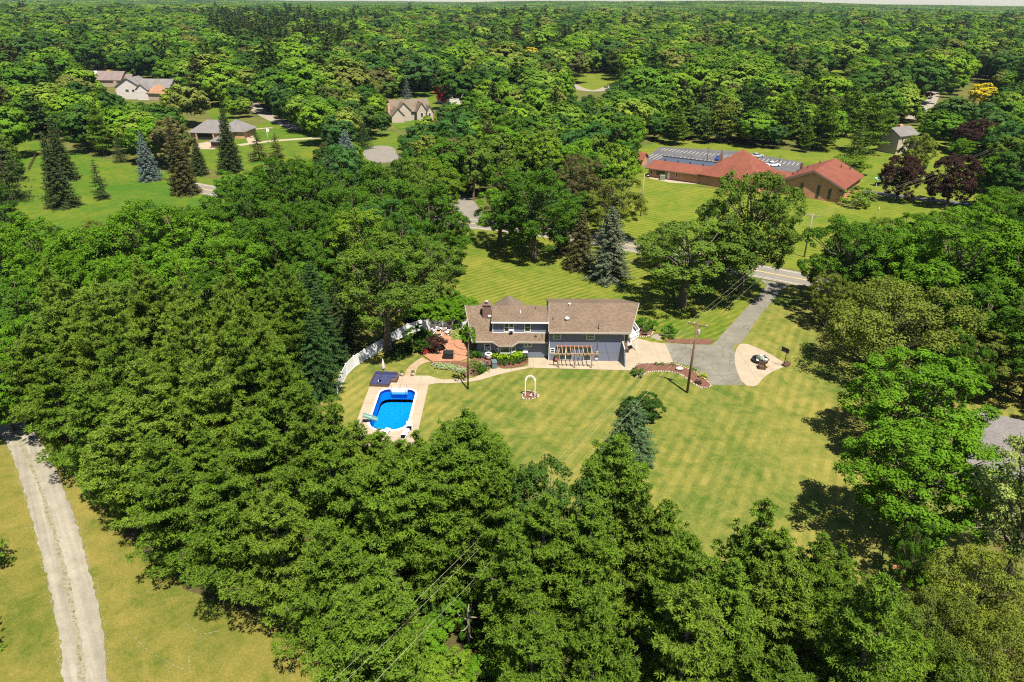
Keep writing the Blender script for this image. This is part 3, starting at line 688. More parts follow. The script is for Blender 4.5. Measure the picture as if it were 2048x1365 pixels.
# chimney on the left roof
cb = G(0, 0); c0x, c0y = -3.9, 95.35
c_ = MB(); c_.box(c0x-.62, c0x+.62, c0y-.5, c0y+.5, 4.9, 7.15); ch = hb(c_, 'chimney', 'brickdark')
c_ = MB(); c_.box(c0x-.72, c0x+.72, c0y-.6, c0y+.6, 7.15, 7.3); hb(c_, 'chimney_cap', 'brickdark', ch, (5.5, 91, 0))
c_ = MB(); c_.tube([(c0x, c0y, 7.3), (c0x, c0y, 7.62)], .2, 10); c_.tube([(c0x, c0y, 7.62), (c0x, c0y, 7.72)], [.3, .3], 10); hb(c_, 'flue', 'steel', ch, (5.5, 91, 0))
c_ = MB(); c_.box(c0x+.2, c0x+.85, c0y-.62, c0y-.505, 5.3, 5.6); hb(c_, 'flashing', 'vinyl')
# front porch roof beyond the ridge
p_ = MB(); ez, fy = 2.75, 106.3
p_.slab([(-6.4, fy-1, ez), (-6.4, 102.4, 3.25), (4.9, 102.4, 3.25), (4.5, fy-1, ez)], .12)
pk = (*G(1017, 591, 4.7), 4.7); N_ = (pk[0], 100.0, 4.75); A_p = (*G(992, 605, 3.0), 3.0); B_p = (*G(1046, 605, 3.0), 3.0)
A2_ = (A_p[0]-.6, 102.6, 3.1); B2_ = (B_p[0]+.6, 102.6, 3.1)
p_.slab([N_, A2_, A_p, pk], .1); p_.slab([N_, pk, B_p, B2_], .1); p_.slab([pk, A_p, B_p], .1)
hb(p_, 'porch_roof', 'shingle_tan')
for x in (-6.1, -3.2, -.6, 2.3, 4.3): p_ = MB(); p_.box(x-.07, x+.07, 105.0, 105.14, 0, 2.72); hb(p_, 'porch_post', 'vinyl')

# vents and stacks on the roofs
def onR(x, y): return 5.07+.3168*(y-90.2)
def hitplane(px, py, f):
    d = ray(px, py); lo, hi = 0, 400
    for _ in range(50):
        mm = (lo+hi)/2
        if CAM_H+d.z*mm > f(d.x*mm, d.y*mm): lo = mm
        else: hi = mm
    return d.x*lo, d.y*lo, CAM_H+d.z*lo
x, y, z = hitplane(1134, 641, lambda x, y: onR(x, y))
v_ = MB(); v_.tube([(x, y, z-.1), (x, y, z+.28)], .2, 10); v_.ball((x, y, z+.33), .36, 10, (1, 1, .6)); hb(v_, 'roof_vent', 'steel').data.materials[0] = M['white']
x, y, z = hitplane(1139, 611, lambda x, y: onR(x, y)); v_ = MB(); v_.tube([(x, y, z-.1), (x, y, z+.2)], .14, 8); v_.ball((x, y, z+.25), .24, 8, (1, 1, .6)); hb(v_, 'roof_vent', 'steel').data.materials[0] = M['white']
def stack(px, py, f, h=.3, r=.06, mt='black'):
    x, y, z = hitplane(px, py, f); v_ = MB(); v_.tube([(x, y, z-.1), (x, y, z+h)], r, 6); v_.tube([(x, y, z-.05), (x, y, z+.05)], [r*2, r*1.3], 8); hb(v_, 'vent_pipe', mt)
fR = lambda x, y: onR(x, y); fL = lambda x, y: 3+.547*(y-91.1); fD = lambda x, y: DZ+(6.26-DZ)/(96.98-DY+.42)*(y-DY+.42)
stack(1106, 639, fR); stack(1071, 618.5, fD); stack(1041, 626, fD, .35, .06, 'vinyl'); stack(1071, 673, fL, .15, .12); stack(1084, 672.5, fL, .2, .07); stack(1084.5, 664, fL, .3, .09, 'vinyl')
# service mast and conduit down the wall
x, y, z = hitplane(1197, 659, fR); mast_top = (x, y, z+1.0)
v_ = MB(); v_.tube([(x, y, z-.1), (x, y, z+1.0), (x-.1, y-.15, z+1.1)], .05, 6); hb(v_, 'service_mast', 'darkmetal')
v_ = MB(); v_.tube([(x, 90.62, 4.9), (x, 90.62, 1.7)], .04, 6); v_.box(x-.16, x+.16, 90.5, 90.66, 1.3, 1.75); hb(v_, 'meter', 'beige')
v_ = MB(); v_.box(9.9+.05, 10.2, 90.6, 90.66, .6, 1.1)
hb(v_, 'wall_box', 'beige')
# pointed bay end and balcony at the right-hand gable
v_ = MB(); v_.box(16.55, 17.25, 90.58, 90.698, 2.7, 4.7); wf = hb(v_, 'corner_window', 'vinyl'); v_ = MB(); v_.box(16.68, 17.14, 90.54, 90.578, 2.85, 4.6); hb(v_, 'pane', 'glass', wf, (5.5, 91, 0))
v_ = MB(); v_.prism([(16.36, 90.705), (17.3, 90.705), (18.9, 96.45), (17.3, 102.1), (16.36, 102.1), (17.88, 96.45)], 2.55, 2.75); hb(v_, 'balcony_floor', 'wood')
v_ = MB()
RLp = [(17.75, 91.3, 0), (17.9, 92.6, 0), (19.5, 94.2, 0), (19.0, 97.8, 0)]
for a, c in zip(RLp[:-1], RLp[1:]):
    a = Vector(a); c = Vector(c)
    for zz in (3.62, 2.95): v_.bar(a+Vector((0, 0, zz)), c+Vector((0, 0, zz)), .12, .1)
    k = int((c-a).length/.16)
    for i in range(k+1):
        p = a.lerp(c, i/max(k, 1)); v_.bar(p+Vector((0, 0, 2.9)), p+Vector((0, 0, 3.62)), .045)
hb(v_, 'balcony_railing', 'vinyl')
v_ = MB(); v_.prism([(17.3, 90.9), (17.9, 91.3), (18.0, 92.6), (19.5, 94.2), (19.0, 97.8), (18.4, 97.8), (17.6, 92.5)], 2.5, 2.7); v_.box(18.8, 18.92, 96.9, 97.0, 0, 2.5); v_.box(19.2, 19.32, 94.2, 94.32, 0, 2.5); hb(v_, 'balcony_frame', 'vinyl')
# slanted dark wing wall standing out from the garage corner
W = empty('wing_wall', (16.4, 89.8, 0), label='dark slate panelled wing wall standing out from the garage corner', cat='wall')
v_ = MB(); v_.hexa([(-.25, .75, 0), (-.13, .75, 0), (.42, -1.1, 0), (.30, -1.1, 0)], [(-.1, .75, 3.35), (.02, .75, 3.35), (.30, -.15, 2.5), (.18, -.15, 2.5)]); v_.build('panel', M['siding'], W).data.materials[0] = M['slate']
v_ = MB(); v_.hexa([(.05, .78, 2.0), (.75, .78, 2.0), (.95, -.1, 2.0), (.25, -.1, 2.0)], [(.05, .78, 3.3), (.65, .78, 3.3), (.85, -.1, 2.55), (.22, -.1, 2.55)]); v_.build('hood', M['brown'], W)
v_ = MB(); v_.bar((.0, .8, 3.42), (.27, -.2, 2.56), .16, .08); v_.build('cap', M['cream'], W)

# ================================================================== PERGOLA on the back wall
PG = empty('pergola', (9.4, 89.5, 0), label='weathered wood pergola of rafters on posts against the blue wall', cat='pergola')
v_ = MB(); v_.box(6.6-9.4, 12.0-9.4, 1.02, 1.14, 2.42, 2.62); v_.build('ledger', M['redwood'], PG)
v_ = MB(); v_.box(6.05-9.4, 12.75-9.4, -1.12, -1.0, 2.2, 2.44); v_.build('beam', M['wood'], PG)
for i in range(9):
    x = 6.75+i*.62; v_ = MB(); v_.bar((x-9.4, 1.0, 2.66), (x-9.4+.05, -1.5, 2.50), .09, .14); v_.build('rafter', M['wood'], PG)
for x in (6.95, 9.3, 11.75):
    v_ = MB(); v_.box(x-9.4-.06, x-9.4+.06, -1.12, -1.0, 0, 2.2); v_.build('post', M['wood'], PG)

# ================================================================== TREES: prototype meshes
def unit(v): return v/np.maximum(np.linalg.norm(v, axis=-1, keepdims=True), 1e-6)
def leafgeo(C, N, L, W, rs, axis=None):
    """elongated quads centred at C, facing N"""
    n = len(C); t = unit(np.cross(N, unit(rs.normal(size=(n, 3))))); b_ = np.cross(N, t)
    if axis is not None:
        k = rs.rand(n) < 0.6; t = np.where(k[:, None], axis, t); N = np.where(k[:, None], unit(np.cross(t, unit(rs.normal(size=(n, 3))))), N); b_ = np.cross(N, t)
    L = np.broadcast_to(np.asarray(L), (n,))[:, None]/2; W = np.broadcast_to(np.asarray(W), (n,))[:, None]/2
    fold = N*(W*0.35)
    V = np.empty((n, 4, 3), np.float32)
    V[:, 0] = C-t*L; V[:, 1] = C+b_*W-fold; V[:, 2] = C+t*L; V[:, 3] = C-b_*W-fold
    return V.reshape(-1, 3), np.arange(n*4, dtype=np.int32).reshape(n, 4)
def limbs_mesh(name, segs, n=6):
    m = MB()
    for pts, rr in segs: m.tube(pts, rr, n, caps=False)
    me = bpy.data.meshes.new(name); me.from_pydata(m.v, [], m.f); me.polygons.foreach_set('use_smooth', m.sm); return me
PROTO = {}
class Proto: pass
def regproto(key, crown_me, trunk_me, H, R, leafm, barkm, tname):
    crown_me.materials.append(leafm); trunk_me.materials.append(barkm)
    p = Proto(); p.c = crown_me; p.t = trunk_me; p.H = H; p.R = R; p.name = tname; PROTO[key] = p
def broadleaf(key, seed, H=16.0, R=6.0, cb=1.0, nlobe=16, nsub=13, nleaf=95, ls=0.34, leafm='leaf', bark='bark', top=0.5, open_=0.0, name='broadleaf_tree', flat=1.0, lobe_r=(0.30, 0.46), sub_r=(0.30, 0.42), jit=0.42, dome=0.0, lrad=(0.50, 0.80)):
    rs = np.random.RandomState(seed)
    zc = cb+(H-cb)*top; az = (H-cb)/2*flat
    # lobes: spread over the ellipsoid by fibonacci + jitter
    k = np.arange(nlobe)+0.5; ph = np.arccos(1-1.85*k/nlobe); th = k*2.39996+rs.rand()*6
    D = np.stack([np.cos(th)*np.sin(ph), np.sin(th)*np.sin(ph), np.cos(ph)], 1)+rs.normal(size=(nlobe, 3))*0.16
    D = unit(D); lr = R*rs.uniform(*lobe_r, nlobe)
    rad = rs.uniform(*lrad, nlobe)[:, None]
    LC = D*rad*np.array([R, R, az])+np.array([0, 0, zc]); LC[:, 2] = np.clip(LC[:, 2], cb+lr*0.6, H-lr*0.75)
    Cs = []; Ns = []; T = []; Sz = []
    for i in range(nlobe):
        d = unit(rs.normal(size=(nsub, 3))*0.8+D[i]*0.75+np.array([0, 0, 0.45]))
        SC = LC[i]+d*lr[i]*rs.uniform(0.6, 1.0, nsub)[:, None]*np.array([1, 1, 0.85])
        sr = lr[i]*rs.uniform(*sub_r, nsub); keep = rs.rand(nsub) > open_
        lt = rs.rand()
        for j in range(nsub):
            if not keep[j]: continue
            nl = int(nleaf*(sr[j]/(R*0.14))**1.3); nl = max(8, min(nl, nleaf*3))
            dd = unit(rs.normal(size=(nl, 3))+d[j]*0.55+np.array([0, 0, 0.35]))
            C = SC[j]+dd*(sr[j]*(rs.rand(nl)**0.4))[:, None]*np.array([1, 1, 0.8])
            Cs.append(C); Ns.append(unit(dd+rs.normal(size=(nl, 3))*jit+np.array([0, 0, 0.25])+dome*unit((C-np.array([0, 0, zc]))/np.array([R, R, az]))))
            T.append(np.clip(0.35*lt+0.35*rs.rand()+0.3*rs.rand(nl), 0, 1))
    # sparse inner foliage that closes the crown
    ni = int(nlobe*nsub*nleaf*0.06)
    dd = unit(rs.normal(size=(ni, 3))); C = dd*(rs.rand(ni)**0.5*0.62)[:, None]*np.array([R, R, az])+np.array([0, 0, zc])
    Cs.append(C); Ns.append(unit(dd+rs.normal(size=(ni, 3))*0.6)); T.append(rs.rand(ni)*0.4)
    C = np.concatenate(Cs); N = np.concatenate(Ns); T = np.concatenate(T)
    V, F = leafgeo(C, N, ls*rs.uniform(0.8, 1.3, len(C)), ls*rs.uniform(0.55, 0.85, len(C)), rs)
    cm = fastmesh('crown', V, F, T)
    rnd = random.Random(seed); segs = []
    r0 = 0.022*H; hz = cb+(H-cb)*0.32
    lean = (rnd.uniform(-.4, .4), rnd.uniform(-.4, .4))
    fork = Vector((lean[0], lean[1], hz))
    segs.append(([Vector((0, 0, -0.3)), Vector((lean[0]*.3, lean[1]*.3, hz*.4)), fork, Vector((lean[0]*2, lean[1]*2, H*.8))], [r0*1.25, r0, r0*.8, r0*.12]))
    for i in range(nlobe):
        e = Vector(LC[i]); s0 = Vector((0, 0, 0)).lerp(fork, rnd.uniform(.65, 1.0)) if e.z < hz*1.6 else fork.lerp(Vector((lean[0]*2, lean[1]*2, H*.8)), rnd.uniform(0, .5))
        mid = s0.lerp(e, .5)+Vector((0, 0, -0.06*H*rnd.random()+.3))
        segs.append(([s0, mid, e, e+(e-mid)*.6], [r0*.42, r0*.28, r0*.14, r0*.04]))
    regproto(key, cm, limbs_mesh('trunk', segs, 6), H, R, M[leafm], M[bark], name)
def pine(key, seed, H=17.0, R=4.6, zb=2.5, dz=1.12, nbr=6, K=40, ts=(0.28, 0.44), leafm='needle', name='pine_tree', sparse=0.0, needle=(0.34, 0.085), leaders=2, pw=2.0, tsp=0.74):
    rs = np.random.RandomState(seed); TC = []; TD = []; TR = []; TT = []; segs = []
    rnd = random.Random(seed); r0 = 0.018*H
    stems = [(0.0, 0.0, zb, H, R)]
    for i in range(leaders):
        a = rs.rand()*6.28; o = R*rs.uniform(.28, .45); stems.append((o*math.cos(a), o*math.sin(a), H*rs.uniform(.42, .55), H*rs.uniform(.78, .93), R*rs.uniform(.42, .58)))
    for si, (sx, sy, z0, z1, RR) in enumerate(stems):
        if si == 0: segs.append(([Vector((0, 0, -.3)), Vector((0, 0, H*.45)), Vector((0, 0, H*.98))], [r0*1.1, r0*.75, .03]))
        else: segs.append(([Vector((0, 0, z0*.8)), Vector((sx*.8, sy*.8, z0)), Vector((sx, sy, z1))], [r0*.5, r0*.35, .02]))
        z = z0
        sect = rs.uniform(.75, 1.12, 8)
        while z < z1-0.3:
            f = (z-z0)/(z1-z0)
            prof = (1-f**pw)**0.85*min(1, .7+f*1.5); lay = rs.uniform(.70, 1.08)
            nb = nbr if f < .8 else nbr-1
            if si: nb -= 1
            a0 = rs.rand()*6.28
            for k in range(nb):
                if rs.rand() < sparse: continue
                a = a0+6.283*k/nb+rs.normal()*0.25; L = RR*prof*lay*sect[int(a/6.283*8) % 8]*rs.uniform(0.52, 1.2)+0.35
                el = R_(rs.uniform(-2, 26)+40*f**1.8); zz = z+rs.uniform(-.5, .5)
                d = np.array([math.cos(a)*math.cos(el), math.sin(a)*math.cos(el), math.sin(el)]); sd_ = np.array([-math.sin(a), math.cos(a), 0])
                t = 0.34*L if L > 1.2 else 0.1
                lt = rs.rand(); org = np.array([sx, sy, zz])
                segs.append(([Vector(org-np.array([0, 0, .15])), Vector(d*L*.5+org-np.array([0, 0, .12])), Vector(d*L*.95+org+np.array([0, 0, .1]))], [0.018*L+.012, 0.010*L+.01, .012]))
                while t < L:
                    w_ = 0.34*L*math.sin(math.pi*min(1, t/L)**1.3*0.86)+.12
                    m_ = max(1, int(2*w_/tsp)+1)
                    for q in range(m_):
                        lat = (q-(m_-1)/2)*(2*w_/max(m_, 1))*0.95+rs.normal()*.08
                        p = d*(t-abs(lat)*0.35)+sd_*lat+org+np.array([0, 0, rs.normal()*.10+0.07*t*(t/L)])
                        TC.append(p); TD.append(unit(d*.6+sd_*(lat/(w_+.1))*.6+np.array([0, 0, .75])))
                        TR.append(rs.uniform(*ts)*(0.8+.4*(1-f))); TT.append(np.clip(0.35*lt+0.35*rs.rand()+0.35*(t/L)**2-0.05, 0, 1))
                    t += tsp*.86
            z += dz*(0.85+.3*rs.rand())
        TC.append(np.array([sx, sy, z1-.1])); TD.append(np.array([0, 0, 1.])); TR.append(.3); TT.append(.6)
    TC = np.array(TC); TD = np.array(TD); TR = np.array(TR); TT = np.array(TT); n = len(TC)
    dd = unit(rs.normal(size=(n, K, 3))+TD[:, None]*0.75)
    C = TC[:, None]+dd*(TR[:, None]*rs.uniform(0.45, 1.0, (n, K)))[..., None]*np.array([1, 1, .75])
    N = unit(dd+rs.normal(size=(n, K, 3))*0.45+np.array([0, 0, .2]))
    tone = np.clip(TT[:, None]*.7+rs.rand(n, K)*.3, 0, 1)
    C = C.reshape(-1, 3); V, F = leafgeo(C, N.reshape(-1, 3), needle[0]*rs.uniform(.8, 1.3, len(C)), needle[1]*rs.uniform(.8, 1.3, len(C)), rs, dd.reshape(-1, 3))
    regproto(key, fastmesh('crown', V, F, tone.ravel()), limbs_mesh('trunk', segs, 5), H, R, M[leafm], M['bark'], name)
def spruce(key, seed, H=13.0, R=3.2, zb=0.5, dz=0.42, nbr=9, K=9, leafm='needle', name='spruce_tree', sparse=0.0, taper=1.0, droop=12, step=.30):
    rs = np.random.RandomState(seed); TC = []; TD = []; TR = []; TT = []; segs = [([Vector((0, 0, -.3)), Vector((0, 0, H*.5)), Vector((0, 0, H))], [.016*H, .01*H, .02])]
    z = zb
    while z < H-.15:
        f = (z-zb)/(H-zb); Rz = R*(1-f)**taper; a0 = rs.rand()*6.28; nb = max(4, int(nbr*(1-f*.45)))
        for k in range(nb):
            if rs.rand() < sparse: continue
            a = a0+6.283*k/nb+rs.normal()*.15; L = Rz*rs.uniform(.8, 1.12)+.15; lt = rs.rand()
            el = -R_(droop*(1-f)-12*f); d = np.array([math.cos(a)*math.cos(el), math.sin(a)*math.cos(el), math.sin(el)]); sd_ = np.array([-math.sin(a), math.cos(a), 0])
            if L > 1: segs.append(([Vector((0, 0, z)), Vector(d*L*.9+np.array([0, 0, z]))], [.03, .01]))
            t = min(.35*L, .8)
            while t < L+.01:
                w_ = .26*L*(1-(t/L)**2)+.10; m_ = max(1, int(2*w_/.42)+1)
                for q in range(m_):
                    lat = (q-(m_-1)/2)*(2*w_/m_)
                    TC.append(d*(t-abs(lat)*.4)+sd_*lat+np.array([0, 0, z+.1*(t/L)**2*L*.6+rs.normal()*.05])); TD.append(unit(d*.7+np.array([0, 0, .6]))); TR.append(.26+.06*rs.rand()); TT.append(.5*lt+.5*rs.rand())
                t += step
        z += dz
    TC = np.array(TC); TD = np.array(TD); TR = np.array(TR); TT = np.array(TT); n = len(TC)
    dd = unit(rs.normal(size=(n, K, 3))+TD[:, None]*.6)
    C = TC[:, None]+dd*(TR[:, None]*rs.uniform(.3, 1, (n, K)))[..., None]*np.array([1, 1, .7]); N = unit(dd+rs.normal(size=(n, K, 3))*.4+np.array([0, 0, .25]))
    tone = np.clip(TT[:, None]*.7+rs.rand(n, K)*.3, 0, 1); C = C.reshape(-1, 3)
    V, F = leafgeo(C, N.reshape(-1, 3), .27*rs.uniform(.8, 1.3, len(C)), .13, rs)
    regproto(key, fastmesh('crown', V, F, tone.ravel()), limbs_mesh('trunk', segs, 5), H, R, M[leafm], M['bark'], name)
# near, detailed
for i in range(5): broadleaf('oak%d' % i, 10+i, H=16, R=6.2, nlobe=30, nsub=12, nleaf=110, ls=0.25, lobe_r=(.25, .38), sub_r=(.28, .40))
for i in range(3): broadleaf('ash%d' % i, 30+i, H=17, R=5.0, nlobe=22, nsub=14, nleaf=95, ls=0.22, open_=0.22, cb=2.0, lobe_r=(.24, .40), sub_r=(.30, .48), bark='bark')
for i in range(2): broadleaf('willow%d' % i, 40+i, H=10, R=6.5, nlobe=26, nsub=16, nleaf=75, ls=0.20, open_=0.12, cb=1.6, lobe_r=(.2, .32), sub_r=(.35, .55), name='willow_tree')
for i in range(2): broadleaf('maple%d' % i, 50+i, H=11, R=4.3, nlobe=28, nsub=13, nleaf=64, ls=0.26, cb=0.3, top=.46, sub_r=(.26, .38), name='maple_tree')
for i in range(6): pine('pine%d' % i, 60+i, leaders=1+i % 3, pw=(1.3, 1.7, 1.5)[i % 3])
pine('pineopen0', 70, H=18, R=4.2, zb=8.0, dz=.8); pine('pineopen1', 71, H=17, R=3.8, sparse=.25, dz=.9)
for i in range(3): spruce('spruce%d' % i, 80+i)
spruce('thinspruce', 85, H=10, R=2.4, sparse=.45, dz=.6, step=.4, taper=.9)
spruce('hemlock', 86, H=16, R=4.2, sparse=.1, dz=.5, droop=18, taper=.75, nbr=10)
for i in range(3): broadleaf('bush%d' % i, 90+i, H=2.0, R=1.4, cb=0.1, nlobe=9, nsub=9, nleaf=32, ls=0.15, name='shrub')
# mid-distance, lighter
for i in range(5): broadleaf('mid%d' % i, 110+i, H=16, R=5.8, nlobe=32, nsub=9, nleaf=46, ls=0.42, lobe_r=(.30, .42), sub_r=(.28, .42), jit=.3, dome=.8, lrad=(.46, .70))
for i in range(3): pine('midpine%d' % i, 120+i, H=17, R=4.4, dz=1.35, nbr=6, K=9, needle=(.5, .22), ts=(.38, .55), leaders=i)
for i in range(2): spruce('midspruce%d' % i, 130+i, dz=.7, nbr=8, K=5, step=.55)
# far woodland crowns
for i in range(5): broadleaf('far%d' % i, 210+i, H=16, R=5.8, nlobe=18, nsub=9, nleaf=24, ls=0.72, leafm='farleaf' if i < 3 else 'farleafdark', lobe_r=(.40, .54), sub_r=(.30, .42), jit=.2, cb=1.0, dome=1.3, lrad=(.34, .60))
for i in range(2): pine('farpine%d' % i, 220+i, H=18, R=3.9, dz=1.9, nbr=5, K=4, needle=(1.0, .5), ts=(.5, .8), leafm='farneedle', leaders=0, pw=1.3)

# ------------------------------------------------------------------ placing
TREES = []                 # (x, y, R) of everything placed, for spacing
FIRST = {}
def put(key, x, y, h, r=None, rgb=None, rz=None, label=None, cat='tree', group=None, name=None, z=0.0, rnd=random.Random(77)):
    p = PROTO[key]; s = h/p.H; sr = (r/p.R) if r else s
    nm = name or p.name
    if key in FIRST:
        root = FIRST[key].copy(); col_main.objects.link(root); root.name = nm
        kids = []
        for ch in FIRST[key].children:
            c = ch.copy(); col_main.objects.link(c); c.parent = root; kids.append(c)
        for k_ in ('group',):
            if k_ in root: del root[k_]
    else:
        root = bpy.data.objects.new(nm, None); col_main.objects.link(root); kids = []
        for n_, me in (('trunk', p.t), ('crown', p.c)):
            c = bpy.data.objects.new(n_, me); col_main.objects.link(c); c.parent = root; kids.append(c)
        FIRST[key] = root
    root.location = (x, y, z); root.scale = (sr, sr*rnd.uniform(.93, 1.07), s); root.rotation_euler = (rnd.uniform(-.03, .03), rnd.uniform(-.03, .03), rnd.uniform(0, 6.28) if rz is None else rz)
    if rgb is None: rgb = (.07, .14, .018)
    j = rnd.uniform(.88, 1.12)
    for c in kids:
        if c.name.startswith('crown'): c.color = (rgb[0]*j, rgb[1]*j, rgb[2]*j, 1)
    tag(root, label, cat, group)
    TREES.append((x, y, r or p.R*s)); return root
HAZE = 0.00003

GR = dict(oak=(.055, .118, .012), bright=(.085, .178, .012), lime=(.115, .188, .016), olive=(.12, .152, .024), dark=(.034, .076, .012), pine=(.088, .150, .016), pinelt=(.112, .172, .020),
          spruce=(.05, .072, .024), sprucebrown=(.085, .082, .03), blue=(.125, .165, .15), hem=(.038, .080, .022), purple=(.046, .025, .020), red=(.20, .014, .022), yellow=(.50, .40, .02), ash=(.088, .145, .020), cool=(.045, .112, .026), brown=(.105, .098, .034))
def inpoly(x, y, P):
    c = False; n = len(P); j = n-1
    for i in range(n):
        xi, yi = P[i]; xj, yj = P[j]
        if (yi > y) != (yj > y) and x < (xj-xi)*(y-yi)/(yj-yi)+xi: c = not c
        j = i
    return c
def tb(key, pxb, pyb, pyt, r, col, label, cat='tree', group=None, name=None, dx=0):
    x, y = G(pxb, pyb); h = atY(pxb+dx, pyt, y)[1]
    return put(key, x, y, max(h, .5), r, GR[col] if isinstance(col, str) else col, None, label, cat, group, name)
def tt(key, px, pyt, h, r, col, label, cat='tree', group=None, name=None):
    x, y = G(px, pyt, h)
    return put(key, x, y, h, r, GR[col] if isinstance(col, str) else col, None, label, cat, group, name)
# --- trees of the yard and its edges, each found by where its trunk meets the ground
put('ash0', -18.9, 93.0, 19.0, 7.4, GR['ash'], None, 'tall airy ash standing at the white fence above the pool sofa', 'tree', name='ash_tree')
tb('ash1', 1000, 492, 372, 6.2, 'bright', 'medium green tree on the front lawn beside the road junction')
tb('oak0', 1068, 517, 335, 9.4, 'oak', 'broad round maple at the top of the front lawn with a large shadow')
tb('hemlock', 1215, 558, 412, 4.9, (.115, .14, .085), 'pale drooping spruce on the front lawn by the road', name='spruce_tree')
tb('ash2', 1222, 482, 345, 7.5, 'olive', 'olive tree just across the road behind the pale drooping spruce')
tb('oak4', 1315, 535, 450, 4.6, 'ash', 'smaller tree at the left flank of the spreading front-lawn tree')
tb('oak2', 1150, 468, 380, 6.0, 'oak', 'green tree across the road behind the dark narrow spruce')
tb('oak3', 1040, 448, 330, 7.0, 'oak', 'round tree across the road behind the broad maple')
tb('spruce0', 1158, 536, 414, 3.9, 'sprucebrown', 'dark narrow spruce left of the pale drooping spruce on the front lawn')
tb('spruce1', 1128, 508, 440, 2.6, 'sprucebrown', 'small brownish spruce against the broad maple on the front lawn')
tb('ash2', 1362, 612, 428, 9.6, 'ash', 'spreading tree on the front lawn just behind the right block of the house')
tb('oak1', 1480, 588, 322, 9.0, 'ash', 'tallest tree of the front lawn, rising over the church gable', dx=15)
tb('oak2', 1425, 560, 455, 5.2, 'bright', 'low bright tree between the two large trees of the front lawn')
tb('oak3', 1668, 618, 424, 7.6, 'oak', 'dark green maple shading the mouth of the driveway', dx=30)
tb('oak4', 1795, 650, 446, 6.6, 'bright', 'bright tree just behind the feathery willow on the right')
tb('ash0', 1885, 680, 425, 9.6, 'bright', 'largest bright tree at the right, above the feathery willow')
tb('oak0', 2010, 720, 470, 8.0, 'bright', 'bright tree at the right edge beside the road')
tb('oak1', 2085, 640, 400, 8.0, 'bright', 'tree cut by the right edge, level with the purple trees')
tb('ash1', 2050, 800, 600, 6.5, 'oak', 'tree at the right edge above the grey shed roof')
tb('willow0', 1775, 745, 565, 11.6, 'olive', 'wide olive feathery willow at the right side of the lawn')
tb('oak2', 1812, 900, 700, 8.0, 'bright', 'bright maple below the feathery willow, left of the grey shed')
tb('oak3', 1800, 1090, 845, 7.3, 'bright', 'bright maple casting a long dark shadow on the lower lawn')
tb('ash2', 1800, 1188, 1040, 1.9, 'oak', 'slim leaning tree with a bare pale trunk beside the rusty fire bowl', dx=20)
tb('ash1', 2005, 1190, 848, 5.2, (.21, .26, .07), 'pale sparse tree over the grey shed at the right edge')
tb('maple0', 1845, 1190, 1128, 1.7, 'bright', 'small round bush in the shade right of the leaning trunk', 'bush', name='shrub')
for i, (px, pt, h, r, k) in enumerate([(1905, 1195, 8.5, 4.0, 'willow0'), (2000, 1120, 9.5, 4.6, 'willow1'), (1800, 1215, 9, 3.8, 'willow1'), (1690, 1200, 9, 3.6, 'ash1'), (2030, 1260, 9, 4.5, 'willow0'), (1930, 1320, 9, 4, 'willow1')]):
    lb = ['feathery yellow-green willow near the lower right corner, behind the others', 'feathery willow cut by the right edge above the lower corner', 'feathery willow in the middle of the lower right clump', 'loose yellow-green tree between the pines and the willows at the bottom', 'feathery willow in the lower right corner', 'feathery willow at the bottom edge near the right corner'][i]
    tt(k, px, pt, h, r, [(.115, .152, .024), (.13, .16, .022), (.09, .135, .02)][i % 3], lb)
tt('oak4', 1860, 1290, 9, 3.6, 'lime', 'yellow-green tree at the bottom edge among the willows')
# round blue-green conifer and its dark neighbour on the back lawn
tb('hemlock', 1258, 915, 800, 3.5, (.085, .14, .06), 'blue-green fir standing alone on the back lawn', name='fir_tree')
tb('maple1', 1290, 838, 788, 2.3, 'dark', 'dark round bush tree behind the blue-green fir on the back lawn')
tb('maple0', 1258, 832, 792, 1.4, 'dark', 'small dark bush left of the dark round tree on the back lawn', 'bush', name='shrub')
# right-hand bright row between the road and the purple trees
for i, (px, pt, h, r, c) in enumerate([(1850, 425, 14, 6, 'bright'), (1930, 400, 15, 7, 'bright'), (2010, 375, 15, 7, 'bright'), (1735, 440, 12, 5, 'oak'), (1975, 460, 15, 7, 'oak'), (2045, 520, 15, 7, 'bright')]):
    tt('oak%d' % (i % 5), px, pt, h, r, c, 'broad green tree in the leafy row below the farm lane and purple maples', group='leafy row below the farm lane')
tb('bush0', 1712, 412, 376, 4.5, 'lime', 'loose green bush at the right corner of the red-roofed church', 'bush')
tb('maple1', 1700, 350, 310, 5.2, 'lime', 'round lime-green tree behind the red-roofed church')
tb('maple0', 1793, 402, 298, 5.3, 'purple', 'purple-leaved maple nearest the church, beside the farm lane', name='purple_maple')
tb('maple1', 1892, 414, 300, 6.4, 'purple', 'largest round purple maple, right of its twin along the farm lane', name='purple_maple')
tb('maple0', 1958, 312, 232, 10.0, 'purple', 'wide purple maple high on the right behind the grey-roofed house', name='purple_maple')
tb('maple1', 2040, 392, 322, 6.0, 'purple', 'purple maple cut by the right edge', name='purple_maple')
tb('maple0', 1975, 385, 306, 5.5, 'bright', 'round green tree between the two purple maples on the right')
tb('maple1', 1925, 320, 275, 5.0, 'bright', 'round green tree in front of the wide purple maple')
tb('maple1', 887, 208, 165, 4.6, 'red', 'crimson-leaved tree beside the pale gable house', name='red_maple')
tb('maple0', 1825, 345, 258, 5.0, 'olive', 'olive tree leaning over the grey-roofed house')
tb('maple0', 345, 196, 178, 4.5, 'purple', 'dark purple shrub tree beside the cedar-roofed house', name='purple_maple')
tb('maple1', 1840, 205, 170, 6.0, (.12, .07, .04), 'brownish maple behind the conifers left of the yellow tree')
